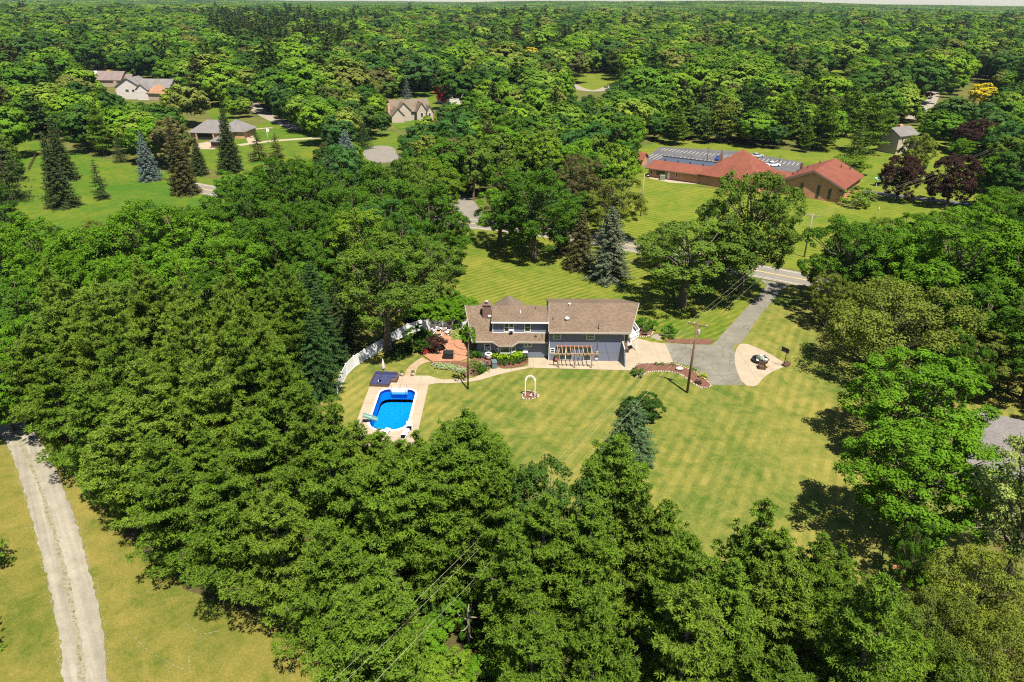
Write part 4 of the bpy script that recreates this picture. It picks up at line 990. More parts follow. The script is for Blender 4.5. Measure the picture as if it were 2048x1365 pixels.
for px, pb, pt, r, lb in [(230, 165, 138, 6, 'bright yellow tree behind the mauve-roofed house'), (163, 92, 66, 8, 'yellow tree far off at the upper left'), (1060, 125, 92, 7, 'yellow-topped tree far behind the middle woods'), (1958, 215, 162, 7, 'bright yellow tree on the right above the wide purple maple')]:
    tb('mid0', px, pb, pt, r, 'yellow', lb, name='yellow_tree')
# dark oaks between meadow and lawn
for i, (px, pt, h, r, c) in enumerate([(560, 310, 20, 8.5, 'oak'), (645, 328, 19, 7.5, 'oak'), (480, 345, 19, 7.5, 'oak'), (425, 385, 17, 7, 'oak'), (760, 330, 19, 8, 'oak'), (850, 365, 18, 7.5, 'oak'), (700, 360, 18, 7.5, 'oak'), (590, 395, 17, 7, 'oak'), (520, 420, 17, 7, 'oak'), (640, 430, 16, 6.5, 'oak'), (800, 420, 17, 6.5, 'oak'), (890, 420, 13, 5, 'oak')]):
    tt('oak%d' % (i % 5), px, pt, h, r, c, 'big dark green oak in the clump between the left meadow and the road', group='dark oak clump left of the road')
for i, (px, pt, h, r, c) in enumerate([(40, 425, 16, 7, 'bright'), (150, 440, 17, 7.5, 'bright'), (255, 402, 18, 8, 'bright'), (345, 408, 18, 8, 'bright'), (440, 455, 16, 7, 'bright'), (90, 500, 15, 6.5, 'bright'), (210, 500, 15, 6.5, 'bright'), (330, 500, 15, 6.5, 'bright'), (-40, 480, 16, 7, 'bright'), (10, 560, 14, 6, 'oak'), (400, 530, 14, 5.5, 'oak')]):
    tt('oak%d' % ((i+2) % 5), px, pt, h, r, c, 'rounded bright green oak in the belt below the left meadow', group='bright oak belt below the left meadow')
tt('ash1', 715, 405, 18, 6.6, 'lime', 'yellow-green linden left of the tall ash by the white fence')
tt('maple0', 590, 512, 13, 5.5, 'oak', 'round dark maple at the right end of the bright oak belt')
tb('ash2', 868, 628, 462, 5.0, 'ash', 'tree just outside the white fence right of the tall ash')
for i, (px, pt, h, r) in enumerate([(12, 640, 12, 5), (50, 700, 8, 3.6), (8, 735, 9, 4), (-40, 690, 12, 5)]):
    tt('oak%d' % i, px, pt, h, r, 'bright', 'bright tree at the left edge where the gravel lane enters the woods', group='trees at the upper end of the gravel lane')
# conifers in the left meadow
tb('spruce0', 128, 414, 262, 4.6, 'spruce', 'dark green spruce, the nearest in the left meadow'); tb('spruce2', 132, 360, 235, 4.4, 'spruce', 'taller dark spruce just behind the nearest meadow spruce')
tb('spruce1', 118, 375, 300, 3.2, 'blue', 'bluish spruce wedged between the two dark meadow spruces')
tb('thinspruce', 206, 398, 318, 3.0, 'spruce', 'thin sparse young spruce alone in the left meadow')
tb('spruce1', 302, 361, 262, 3.7, 'blue', 'silvery blue spruce alone at the middle of the left meadow')
tb('spruce2', 372, 388, 232, 4.6, 'sprucebrown', 'tall brown-green spruce right of the silvery blue spruce'); tb('spruce0', 400, 350, 270, 3.4, 'spruce', 'smaller spruce behind the tall brown-green spruce')
tb('midspruce0', 25, 402, 205, 6.5, 'spruce', 'huge dark spruce at the left edge of the meadow'); tb('spruce2', -15, 440, 250, 6, 'spruce', 'dark spruce cut by the left edge below the meadow')
tb('spruce0', 462, 345, 205, 4.5, 'spruce', 'spruce standing in front of the brick garage house'); tb('thinspruce', 520, 322, 262, 4.2, 'sprucebrown', 'thin brownish spruce right of the brick garage house'); tb('thinspruce', 556, 316, 266, 3.6, 'sprucebrown', 'second thin brownish spruce right of the brick garage house')
tb('spruce1', 697, 335, 258, 5.2, 'blue', 'blue-grey spruce beside the cul-de-sac'); tb('spruce2', 650, 330, 285, 5, 'sprucebrown', 'brownish spruce left of the cul-de-sac')
for i, (px, pb, pt, r) in enumerate([(762, 190, 150, 4), (800, 185, 125, 5), (815, 205, 150, 4)]):
    tb('midspruce%d' % (i % 2), px, pb, pt, r, 'blue', 'pale blue spruce in the trio behind the tan gable house', group='blue spruce trio')
tb('midspruce1', 1250, 170, 118, 5, 'blue', 'blue spruce beside the far driveway'); tb('midspruce0', 1228, 215, 155, 5, 'spruce', 'dark spruce left of the far driveway')
tb('midpine0', 965, 280, 215, 6.5, 'pinelt', 'light green pine in the middle woods below the pale gable house')
# large pines behind the church
for i, (px, pb, pt, r, c) in enumerate([(1725, 305, 190, 8.5, 'pine'), (1640, 300, 190, 8, 'pine'), (1560, 290, 185, 8, 'pine'), (1500, 285, 160, 8, 'hem'), (1760, 290, 215, 6, 'pine'), (1690, 275, 165, 7, 'pine'), (1440, 285, 190, 7, 'olive'), (1600, 250, 150, 7, 'pine'), (1350, 290, 215, 7, 'pine')]):
    tb('midpine%d' % (i % 3), px, pb, pt, r, c, 'big layered pine in the row behind the church parking lot', group='pines behind the church parking lot')
# slender dark tree by the path
x, y = G(936, 779); hy = atY(946, 652, y)[1]
yt = empty('young_tree', (x, y, 0), label='slender young tree with a bare dark trunk beside the curved path', cat='tree')
m = MB(); m.tube([(0, 0, 0), (.1, 0, hy*.5), (.35, .1, hy*.97)], [.13, .11, .05], 6); m.build('trunk', M['bark'], yt)
c = bpy.data.objects.new('crown', PROTO['bush1'].c); col_main.objects.link(c); c.parent = yt; c.location = (.25, 0, hy*.68); c.scale = (.75, .75, hy*.16); c.color = (*GR['bright'], 1)
for px_, pb_, h_ in ((-28, 1150, 9.5), (-60, 1300, 9)):
    gx, gy = G(px_, pb_); put('thinspruce', gx, gy, h_, 2.8, GR['pine'], None, 'sparse tree just outside the left edge, casting a shadow on the dry grass', 'tree', 'sparse trees left of the gravel lane')
# dead snag near the bottom
x, y = G(937, 1295)
m = MB(); m.tube([(0, 0, 0), (.1, 0, 2), (0, .1, 4.0), (.15, 0, 5.0)], [.16, .13, .09, .03], 6)
for a, zz, L in ((0, 3.6, 1.2), (2.6, 3.2, 1.1), (4, 2.6, .9), (1.2, 4.1, .8), (5.2, 1.8, .8)):
    m.tube([(.05, 0, zz), (.05+math.cos(a)*L*.6, math.sin(a)*L*.6, zz-.1), (.05+math.cos(a)*L, math.sin(a)*L, zz+.15)], [.07, .045, .015], 5)
sn = empty('dead_tree', (x, y, 0), label='bare grey dead snag among the pines near the bottom', cat='tree'); m.build('trunk', M['barkpale'], sn)

def blocked(x, y, h, r, P=None):
    pts = [(0, 0, h), (0, 0, h*.6), (0, 0, h*.25), (0, 0, .5)]
    for sx in (-1, 1):
        for zf, rf in ((.85, .6), (.6, .95), (.35, .85)): pts.append((sx*r*rf, 0, h*zf))
    for (a, b_, c_) in pts:
        px, py = proj(x+a, y+b_, c_)
        for Q in (OPEN if P is None else P):
            if inpoly(px, py, Q): return True
    return False

# --- the pine stand, lower left and bottom
stand = [G(70, 815), G(110, 862), G(170, 960), G(280, 1105), G(400, 1190), G(520, 1235), G(690, 1320), G(790, 1420), G(900, 1560), (-3, 26), (27, 26), (24, 33.5), (19.5, 39.5), (13, 40.5), (9.5, 46), (3, 45.5), (-2.5, 50.5), (-8.5, 49.5), (-13, 52), (-21, 57), (-24.5, 68), (-25.5, 78), (-27.5, 84), (-36, 86), (-62, 84)]
SG = [[(872, 1165), (968, 1130), (975, 1285), (885, 1290)], [(1198, 1075), (1232, 1075), (1232, 1150), (1198, 1150)]]
tri_sheet('forest_floor', stand, 0.022, M['litter'], jitter=0.5, sub=1.5)
rp_ = random.Random(4); k = 0; GAP = G(925, 1225); GAP2 = G(1215, 1165)
inner_st = stand
yy = 24.0
hand = [(8.6, 45.0, 17.5, 'pineopen0'), (-4.2, 51.2, 16.5, 'pine1'), (-8.6, 48.6, 14.2, 'pine2'), (18.8, 39.0, 16.2, 'pine3'), (3.2, 43.8, 16.6, 'oak2'), (12.6, 36.6, 15.5, 'pine4'), (22.5, 37.6, 14.5, 'pine0'), (0.5, 36.8, 15.5, 'pineopen1')]
hl = ['tall pine with a bare lower trunk in front of the blue-green fir', 'pine overlapping the lawn right of the pool', 'shorter pine tops in front of the pool\'s near end', 'many-topped pine reaching onto the lower lawn', 'dark dense hemlock at the middle of the bottom pine belt', 'pine at the lawn edge left of the many-topped pine', 'pine beside the many-topped pine toward the willows', 'thin open pine near the dead snag']
EX = [(975, 850, 15), (895, 850, 15), (1000, 935, 16), (838, 868, 13.5), (752, 862, 13), (795, 884, 12.5), (705, 850, 14), (775, 930, 14), (662, 800, 16), (690, 862, 15.5), (655, 880, 16), (610, 770, 16.5), (930, 905, 15.5), (1085, 985, 16), (870, 935, 15), (1290, 975, 15.5), (1190, 1000, 15.5), (1345, 1010, 14.5), (1580, 1060, 15), (1690, 1110, 12), (1480, 1120, 14)]
for (x, y, h, kk), lb in zip(hand, hl):
    put(kk, x, y, h, None if kk != 'oak2' else 4.6, GR['pine'] if kk != 'oak2' else (.06, .115, .02), None, lb, 'tree', name='pine_tree' if kk != 'oak2' else 'hemlock_tree')
for i, (a_, b2_, h_) in enumerate(EX):
    gx, gy = G(a_, b2_, h_)
    put('pine%d' % ((i*5+2) % 6), gx, gy, h_, 4.4, GR['pine' if i % 3 else 'pinelt'], None, 'pine in the ragged front of the stand facing the pool and lawn', 'tree', 'front row of the pine stand')
for i, (a_, b2_, h_) in enumerate([(128, 868, 15), (165, 935, 15), (235, 1010, 15), (300, 1068, 15), (385, 1140, 15.5), (492, 1200, 15.5), (590, 1255, 15), (690, 1305, 14), (780, 1400, 14)]):
    gx, gy = G(a_, b2_)
    put('pine%d' % ((i*5+1) % 6), gx, gy, h_, 5.0, GR['pine' if i % 3 else 'pinelt'], None, 'pine spreading low boughs over the dry grass beside the gravel lane', 'tree', 'lane-side row of the pine stand', name='pine_tree')
while yy < 90:
    xx = -66.0
    while xx < 30:
        x = xx+rp_.uniform(-1.3, 1.3); y = yy+rp_.uniform(-1.3, 1.3); xx += 6.0
        if not inpoly(x, y, stand): continue
        if blocked(x, y, 16, 4.2, SG): continue
        if (x-GAP[0])**2+(y-GAP[1])**2 < 3.6**2 or (x-GAP2[0])**2+(y-GAP2[1])**2 < 2.6**2: continue
        if any((x-a)**2+(y-b_)**2 < 3.7**2 for a, b_, r in TREES[-400:]): continue
        h = rp_.uniform(12.5, 19.0); 
        if x > -12 and y > 44: h = rp_.uniform(12, 14.5)
        far_ = (x < -30 and y > 66)
        kk = 'pine%d' % rp_.randrange(6); c = GR['pinelt'] if (far_ or rp_.random() < .25) else GR['pine']
        if rp_.random() < .07 and y < 60 and x > -10: kk = 'pineopen%d' % rp_.randrange(2)
        put(kk, x, y, h, PROTO[kk].R*rp_.uniform(.9, 1.12), c, None, 'white pine in the dense pine stand that fills the lower left', 'tree', 'dense pine stand around the lower yard')
    yy += 5.8
for i, (px, pt, h, r, c) in enumerate([(760, 1285, 5, 2.6, 'lime'), (845, 1262, 4, 2.0, 'bright'), (700, 1318, 4.5, 2.2, 'lime'), (905, 1318, 4, 2.2, 'lime'), (985, 1322, 4.5, 2.4, 'bright'), (815, 1330, 4, 2.4, 'lime'), (1040, 1345, 4.5, 2.4, 'lime')]):
    tt('maple%d' % (i % 2), px, pt, h, r, c, 'low yellow-green sapling at the bottom edge under the power lines', group='saplings at the bottom edge', name='sapling')
for i, (px, pb, h, r) in enumerate([(905, 1225, 2.2, 1.5), (948, 1238, 2.6, 1.7), (890, 1262, 2.0, 1.5), (960, 1285, 2.4, 1.6), (925, 1205, 2.0, 1.3), (870, 1240, 2.5, 1.5)]):
    x, y = G(px, pb); put('bush%d' % (i % 3), x, y, h, r, GR['oak' if i % 2 else 'bright'], None, 'green undergrowth bush in the dark gap around the dead snag', 'shrub', 'undergrowth bushes at the dark gap', name='shrub')
for i, (px, pb, h) in enumerate([(905, 1190, 15), (800, 1215, 14.5), (960, 1150, 15.5)]):
    x, y = G(px, pb); put('pineopen0', x, y, h+2, 4.6, GR['pine'], None, 'pine with its bare trunk showing in the dark gap above the dead snag', 'tree', 'bare-trunked pines at the dark gap', name='pine_tree')
# conifers behind the white fence
for px, pb, h, r, c in [(640, 790, 13, 3.6, 'hem'), (612, 745, 14, 3.8, 'pine'), (655, 735, 13, 3.6, 'hem'), (690, 700, 12, 3.2, 'spruce'), (560, 735, 15, 4, 'pine'), (640, 690, 14, 4, 'hem'), (700, 665, 11, 3.4, 'pine'), (590, 690, 14, 4, 'pine')]:
    x, y = G(px, pb); put('hemlock' if c != 'pine' else 'pine3', x, y, h, r, GR[c], None, 'dark conifer just outside the curved white fence', 'tree', 'conifers outside the white fence', name='conifer_tree')

# --- clearings that must stay open to view (photo outlines of the open ground and roofs)
OPEN = [
 [(30, 275), (95, 285), (180, 305), (330, 345), (420, 352), (420, 385), (380, 400), (250, 402), (100, 455), (65, 455), (35, 405), (60, 350)],
 [(388, 235), (452, 240), (475, 255), (565, 250), (640, 280), (620, 300), (560, 315), (470, 335), (440, 330), (385, 305)],
 [(412, 205), (440, 200), (455, 232), (425, 235)], [(182, 149), (250, 146), (250, 164), (184, 165)], [(236, 166), (325, 168), (328, 188), (303, 194), (238, 188)], [(340, 199), (388, 207), (386, 218), (342, 216)],
 [(0, 128), (45, 132), (40, 142), (0, 142)], [(146, 142), (172, 136), (172, 156), (146, 152)],
 [(505, 205), (530, 208), (555, 240), (520, 238)], [(782, 196), (860, 192), (862, 225), (785, 248)], [(860, 178), (884, 200), (868, 225), (850, 200)], [(902, 172), (930, 172), (930, 200), (900, 200)],
 [(724, 272), (790, 272), (795, 322), (728, 318)], [(902, 398), (945, 398), (978, 436), (975, 452), (890, 452), (890, 435)],
 [(1155, 150), (1225, 145), (1218, 186), (1150, 186)], [(1262, 140), (1280, 140), (1278, 165), (1260, 165)], [(1658, 138), (1690, 142), (1688, 172), (1658, 168)], [(1848, 168), (1882, 168), (1885, 210), (1846, 210)],
 [(1283, 292), (1340, 288), (1480, 290), (1640, 310), (1660, 305), (1735, 350), (1730, 395), (1700, 412), (1560, 400), (1400, 395), (1285, 370)],
 [(1772, 252), (1828, 250), (1830, 300), (1770, 305)], [(1735, 300), (1960, 318), (1980, 395), (1830, 430), (1760, 425), (1720, 380)],
 [(1285, 366), (1600, 395), (1700, 412), (1760, 425), (1640, 470), (1620, 550), (1520, 530), (1560, 470), (1400, 470), (1300, 470), (1255, 470), (1270, 420)],
 [(890, 450), (975, 450), (1060, 480), (1120, 510), (1180, 560), (1260, 560), (1330, 600), (1390, 615), (1480, 600), (1500, 560), (1480, 540), (1520, 528), (1625, 570), (1580, 590), (1650, 640), (1640, 680), (1740, 760), (1680, 860), (1650, 940), (1720, 1080), (1780, 1180), (1640, 1090), (1600, 1010), (1470, 1090), (1400, 1040), (1320, 930), (1010, 920), (1000, 830), (930, 770), (850, 860), (740, 900), (665, 800), (690, 740), (775, 690), (850, 645), (930, 640), (930, 600), (890, 585), (872, 500)],
 [(1940, 830), (2048, 830), (2048, 960), (1930, 960)], [(1900, 960), (1990, 960), (1990, 1160), (1850, 1160), (1850, 1020)],
 [(1932, 166), (1984, 166), (1984, 196), (1932, 196)], [(205, 140), (252, 140), (252, 152), (205, 152)], [(1040, 95), (1080, 95), (1080, 112), (1040, 112)], [(145, 68), (182, 68), (182, 80), (145, 80)],
]
OPEN = [P for P in OPEN if len(P) > 3]
rw = random.Random(12); cand = []
yy = 62.0
while yy < 330:
    xx = -0.80*yy-30
    while xx < 0.80*yy+30:
        x = xx+rw.uniform(-2.4, 2.4); y = yy+rw.uniform(-2.4, 2.4); xx += 8.8
        if y < 96 and -27 < x < 55: continue
        if y < 84 and x < 0: continue
        cand.append((x, y))
    yy += 8.6
cand.sort(key=lambda p: p[1])
nb_ = 0; far_pts = []
WOODCOL = [GR['oak'], GR['oak'], GR['bright'], GR['olive'], GR['lime'], GR['ash'], GR['dark'], GR['dark'], GR['cool'], GR['brown'], (.07, .15, .014)]
def near_tree(x, y, r):
    for a, b_, q in TREES:
        if abs(a-x) < 12 and (a-x)**2+(b_-y)**2 < (0.62*(q+r))**2: return True
    return False
for x, y in cand:
    px, py = proj(x, y, 8)
    if inpoly(*proj(x, y, 0), [(870, 448), (975, 440), (1120, 470), (1480, 548), (1540, 600), (1400, 700), (900, 700)]): continue
    con = rw.random() < (.5 if 1330 < px < 1800 and y > 190 else .12)
    placed = False
    for h, r in ((rw.uniform(14, 18), rw.uniform(5.4, 8.8)), (rw.uniform(9, 11), rw.uniform(3.4, 4.4)), (rw.uniform(5, 7), rw.uniform(2.2, 3.2))):
        if near_tree(x, y, r) or blocked(x, y, h, r): continue
        placed = True; break
    if not placed: continue
    if nb_ < 290 or (con and nb_ < 420 and y < 260):
        nb_ += 1
        zone = 'left' if px < 650 else ('right' if px > 1250 else 'middle')
        if y < 170: kk = ('oak%d' % rw.randrange(5)) if rw.random() < .75 else 'ash%d' % rw.randrange(3)
        else: kk = 'mid%d' % rw.randrange(5)
        if con:
            kk = ('midpine%d' % rw.randrange(3)) if rw.random() < .6 else 'midspruce%d' % rw.randrange(2); r *= .8
            put(kk, x, y, h, r, rw.choice([GR['pine'], GR['spruce'], GR['hem'], GR['sprucebrown']]), None, 'conifer mixed into the %s part of the woods between the houses' % zone, 'tree', 'conifers in the %s woods' % zone, name='conifer_tree')
        else:
            put(kk, x, y, h, r, rw.choice(WOODCOL), None, 'leafy tree in the %s part of the woods between the houses' % zone, 'tree', 'leafy trees in the %s woods' % zone)
    else:
        far_pts.append((x, y, h, r, con)); TREES.append((x, y, r))
print('individual wood trees', nb_, 'mass near', len(far_pts), 'total', len(TREES))
# --- far woodland as one mass per band
yy = 330.0
PINEBAND = [(400, 44), (470, 36), (560, 40), (640, 44), (705, 60), (720, 84), (650, 108), (560, 92), (500, 104), (430, 88)]
while yy < 1500:
    st_ = 10.6+max(0, (yy-500))*0.006
    xx = -0.80*yy-40
    while xx < 0.80*yy+40:
        x = xx+rw.uniform(-.6, .6)*st_; y = yy+rw.uniform(-.75, .75)*st_; xx += st_
        px, py = proj(x, y, 14)
        con = (inpoly(px, py, PINEBAND) and rw.random() < .8) or rw.random() < (.10+.25*(math.sin(x*.013+2)*math.sin(y*.011) > .55))
        h = rw.uniform(11, 20)*(1+.3*math.sin(x*.02)*math.sin(y*.017)); r = rw.choice([.5, .6, .7, .85, 1.0, 1.15])*st_*rw.uniform(.9, 1.1)
        if y < 700:
            if blocked(x, y, h, r): 
                if blocked(x, y, 7, 3): continue
                h, r = 7, 3
            if y < 600 and near_tree(x, y, 2): continue
        h = max(h, 1.9*r)
        if con: r *= .72
        far_pts.append((x, y, h, r, con))
    yy += st_*.95
print('far points', len(far_pts))
def gn_scatter(name, pts, protos, label, mod_h):
    """pts: (x, y, z, h, r, idx); one object of instanced crowns"""
    me = bpy.data.meshes.new(name); n = len(pts); me.vertices.add(n)
    me.vertices.foreach_set('co', np.array([p[:3] for p in pts], np.float32).ravel())
    for an, tp, vals in (('sc', 'FLOAT_VECTOR', [(p[4], p[4], p[3]) for p in pts]), ('idx', 'INT', [p[5] for p in pts]), ('rot', 'FLOAT_VECTOR', [(0, 0, rw.uniform(0, 6.28)) for p in pts])):
        a = me.attributes.new(an, tp, 'POINT')
        a.data.foreach_set('vector' if 'VECTOR' in tp else 'value', np.array(vals, np.float32 if tp != 'INT' else np.int32).ravel())
    o = bpy.data.objects.new(name, me); col_main.objects.link(o); tag(o, label=label, kind='stuff')
    c = bpy.data.collections.new(name+'_kinds')
    for i, me2 in enumerate(protos):
        q = bpy.data.objects.new('%02d_crown' % i, me2); c.objects.link(q)
    ng = bpy.data.node_groups.new(name+'_scatter', 'GeometryNodeTree')
    ng.interface.new_socket('Geometry', in_out='INPUT', socket_type='NodeSocketGeometry'); ng.interface.new_socket('Geometry', in_out='OUTPUT', socket_type='NodeSocketGeometry')
    gi = ng.nodes.new('NodeGroupInput'); go = ng.nodes.new('NodeGroupOutput')
    ci = ng.nodes.new('GeometryNodeCollectionInfo'); ci.inputs['Collection'].default_value = c; ci.inputs['Separate Children'].default_value = True; ci.inputs['Reset Children'].default_value = True
    mp = ng.nodes.new('GeometryNodeMeshToPoints'); ip = ng.nodes.new('GeometryNodeInstanceOnPoints'); ip.inputs['Pick Instance'].default_value = True
    def attr(nm, dt):
        a = ng.nodes.new('GeometryNodeInputNamedAttribute'); a.data_type = dt; a.inputs['Name'].default_value = nm; return a.outputs['Attribute']
    ng.links.new(gi.outputs[0], mp.inputs['Mesh']); ng.links.new(mp.outputs[0], ip.inputs['Points']); ng.links.new(ci.outputs[0], ip.inputs['Instance'])
    ng.links.new(attr('idx', 'INT'), ip.inputs['Instance Index']); ng.links.new(attr('sc', 'FLOAT_VECTOR'), ip.inputs['Scale']); ng.links.new(attr('rot', 'FLOAT_VECTOR'), ip.inputs['Rotation'])
    ng.links.new(ip.outputs[0], go.inputs[0])
    md = o.modifiers.new('scatter', 'NODES'); md.node_group = ng
    return o
leafp = [PROTO['far%d' % i].c for i in range(5)]; pinep = [PROTO['farpine%d' % i].c for i in range(2)]
gn_scatter('woods', [(x, y, elev(x, y), h/16, r/5.8, rw.randrange(5)) for x, y, h, r, c in far_pts if not c], leafp, 'distant broadleaf woodland stretching back to the hills', 16)
gn_scatter('woods', [(x, y, elev(x, y), h/18*1.05, r/3.9, rw.randrange(2)) for x, y, h, r, c in far_pts if c], pinep, 'distant dark conifers scattered through the woodland', 18)
# beyond: patches of canopy on the rolling terrain
def patch(seed, S=70.0, n=70):
    rs = np.random.RandomState(seed); Vs = []; Ns = []; Ts = []; 
    for i in range(n):
        c = np.array([rs.uniform(-S/2, S/2), rs.uniform(-S/2, S/2), 0]); R1 = rs.uniform(4, 7); h = rs.uniform(12, 19); k = 70
        d = unit(rs.normal(size=(k, 3))); d[:, 2] = np.abs(d[:, 2])
        Vs.append(c+np.array([0, 0, h-R1])+d*np.array([R1, R1, R1])*rs.uniform(.85, 1.05, (k, 1))); Ns.append(unit(d+rs.normal(size=(k, 3))*.3)); Ts.append(np.clip(rs.rand()*.7+rs.rand(k)*.3, 0, 1))
    C = np.concatenate(Vs); V, F = leafgeo(C, np.concatenate(Ns), 2.6, 2.2, rs)
    me = fastmesh('crown', V, F, np.concatenate(Ts)); me.materials.append(M['farleaf' if seed % 2 else 'farleafdark']); return me
pm = [patch(300+i) for i in range(4)]; pp = []
yy = 1480.0
while yy < 8200:
    st_ = 62+(yy-1480)*.008; xx = -.8*yy-60; sc_ = st_/60
    while xx < .8*yy+60:
        x = xx+rw.uniform(-8, 8); y = yy+rw.uniform(-8, 8); xx += st_; pp.append((x, y, elev(x, y), 1.0+.15*rw.random(), sc_, rw.randrange(4)))
    yy += st_*.95
print('patches', len(pp))
gn_scatter('woods', pp, pm, 'far-off tree canopy fading to blue on the horizon hills', 1)

# ------------------------------------------------------------------ haze
HZ = MB(); HZ.box(-7200, 7200, -300, 8900, -1.2-2.6, 70)
hz = HZ.build('haze', M['white']); hz.data.materials.clear(); tag(hz, kind='stuff')
hm = bpy.data.materials.new('air_haze'); hm.use_nodes = True; hn = hm.node_tree; hn.nodes.clear()
ho = hn.nodes.new('ShaderNodeOutputMaterial'); pv = hn.nodes.new('ShaderNodeVolumePrincipled'); pv.inputs['Color'].default_value = (.62, .78, 1.0, 1); pv.inputs['Density'].default_value = HAZE
pv.inputs['Anisotropy'].default_value = 0.0
hn.links.new(pv.outputs[0], ho.inputs['Volume']); hz.data.materials.append(hm)

# ================================================================== OTHER BUILDINGS
def planehit(px, py, p0, nrm):
    d = ray(px, py); n_ = Vector((nrm[0], nrm[1], 0)); o = Vector((0, 0, CAM_H)); t = (Vector((p0[0], p0[1], 0))-o).dot(n_)/d.dot(n_)
    return o+d*t
class Frame:
    def __init__(s, c, ang): s.c = c; s.a = ang; s.u = (math.cos(ang), math.sin(ang)); s.v = (-math.sin(ang), math.cos(ang))
    def w(s, x, y, z=0): return (s.c[0]+s.u[0]*x+s.v[0]*y, s.c[1]+s.u[1]*x+s.v[1]*y, z)
def lbuild(mb, name, mat, parent): return mb.build(name, M[mat], parent)
def gable(e, x0, x1, y0, y1, ze, zr, wall, roof, oh=.5, axis='x', hip=False, name='wall'):
    """one wing in the local frame of e; ridge along x (or y)"""
    def tr(x, y, z): return (x, y, z) if axis == 'x' else (y, x, z)
    if axis == 'y': x0, x1, y0, y1 = y0, y1, x0, x1
    ym = (y0+y1)/2; m = MB()
    hp = (y1-y0)/2 if hip else 0
    if hip: m.box(*( (x0, x1, y0, y1, 0, ze) if axis == 'x' else (y0, y1, x0, x1, 0, ze)))
    else:
        m.add([tr(x0, y0, 0), tr(x1, y0, 0), tr(x1, y1, 0), tr(x0, y1, 0), tr(x0, y0, ze), tr(x1, y0, ze), tr(x1, y1, ze), tr(x0, y1, ze), tr(x0, ym, zr-.1), tr(x1, ym, zr-.1)],
              [(0, 1, 5, 4), (2, 3, 7, 6), (1, 2, 6, 9, 5), (3, 0, 4, 8, 7)])
    lbuild(m, name, wall, e)
    sl = (zr-ze)/((y1-y0)/2); m = MB(); zo = ze-sl*oh+.06; g = oh*.8
    if hip:
        a, b_, c_, d = (x0-oh, y0-oh, zo), (x1+oh, y0-oh, zo), (x1+oh, y1+oh, zo), (x0-oh, y1+oh, zo); r0, r1 = (x0+hp, ym, zr), (x1-hp, ym, zr)
        if r0[0] > r1[0]: r0 = r1 = ((x0+x1)/2, ym, zr)
        if r0 == r1: polys = [(a, b_, r0), (b_, c_, r0), (c_, d, r0), (d, a, r0)]
        else: polys = [(a, b_, r1, r0), (c_, d, r0, r1), (b_, c_, r1), (d, a, r0)]
    else: polys = [((x0-g, y0-oh, zo), (x1+g, y0-oh, zo), (x1+g, ym, zr), (x0-g, ym, zr)), ((x1+g, y1+oh, zo), (x0-g, y1+oh, zo), (x0-g, ym, zr), (x1+g, ym, zr))]
    for P in polys: m.slab([tr(*p) for p in P], .16)
    return lbuild(m, 'roof', roof, e)
def lwin(e, x0, x1, z0, z1, y, frame='vinyl', pane='glass', face='y', name='window'):
    m = MB(); t = .1; s = -1 if face in ('y', 'x-') else 1
    def bx(mm, a0, a1, d0, d1, c0, c1):
        if face == 'y': mm.box(a0, a1, y+d0, y+d1, c0, c1)
        else: mm.box(y-d1, y-d0, a0, a1, c0, c1)
    bx(m, x0, x1, -.06, .0, z0, z0+t); bx(m, x0, x1, -.06, .0, z1-t, z1); bx(m, x0, x0+t, -.06, 0, z0+t, z1-t); bx(m, x1-t, x1, -.06, 0, z0+t, z1-t)
    o = lbuild(m, name, frame, e); m = MB(); bx(m, x0+t, x1-t, -.03, .0, z0+t, z1-t); lbuild(m, 'pane', pane, o); return o
# --- church
CA = math.atan2(-.613, .79); CF = Frame((81.5, 186.2), CA)
CH = empty('church', (81.5, 186.2, 0), CA, 'red-roofed brick church with tall narrow windows in its front gable', 'church')
gable(CH, -8.0, 8.0, .7, 20.0, 4.3, 7.9, 'brick', 'redroof', .7, 'y')
def loc(p): d = (p[0]-81.5, p[1]-186.2); return (d[0]*CF.u[0]+d[1]*CF.u[1], d[0]*CF.v[0]+d[1]*CF.v[1])
fp = CF.w(0, .7)
for (xa, xb, ya, yb_) in ((1601, 1609.5, 366.5, 392.5), (1634.5, 1643, 370.5, 397), (1657.5, 1664.5, 377.5, 400)):
    p = planehit((xa+xb)/2, ya, fp, CF.v); q = planehit((xa+xb)/2, yb_, fp, CF.v); lx = loc(p)[0]
    lwin(CH, lx-.42, lx+.42, max(.3, q.z), p.z, .7, 'brickdark', 'glass')
m = MB()
for s_ in (-1, 1): m.slab([(0, -.1, 7.78), (s_*8.75, -.1, 3.9), (s_*8.75, .75, 3.9), (0, .75, 7.78)], .55)
lbuild(m, 'fascia', 'brickdark', CH)
m = MB()
for x, y in ((-5, 12), (-6, 6.5), (-3, 16), (3.2, 15), (5, 18)): m.box(x-.15, x+.15, y-.15, y+.15, 4.6, 4.9+(8-abs(x))*.45+.35)
lbuild(m, 'roof_vent', 'brickdark', CH)
m = MB(); m.box(-7.6, -6.9, 13.5, 14.2, 3, 6.6); lbuild(m, 'chimney', 'brickdark', CH)
gable(CH, -30.5, -13.5, -3.5, 13, 3.5, 9.9, 'brick', 'redroof', .7, 'x', hip=True)
m = MB(); m.slab([(-15, 1.2, 3.5), (-7, 1.2, 3.5), (-7, 5.5, 5.4), (-15, 5.5, 5.4)], .18); m.slab([(-15, 9.8, 3.5), (-15, 5.5, 5.4), (-7, 5.5, 5.4), (-7, 9.8, 3.5)], .18); lbuild(m, 'link_roof', 'redroof', CH)
m = MB(); m.box(-14, -7.5, 1.8, 9.2, 0, 3.5); lbuild(m, 'link_wall', 'brick', CH)
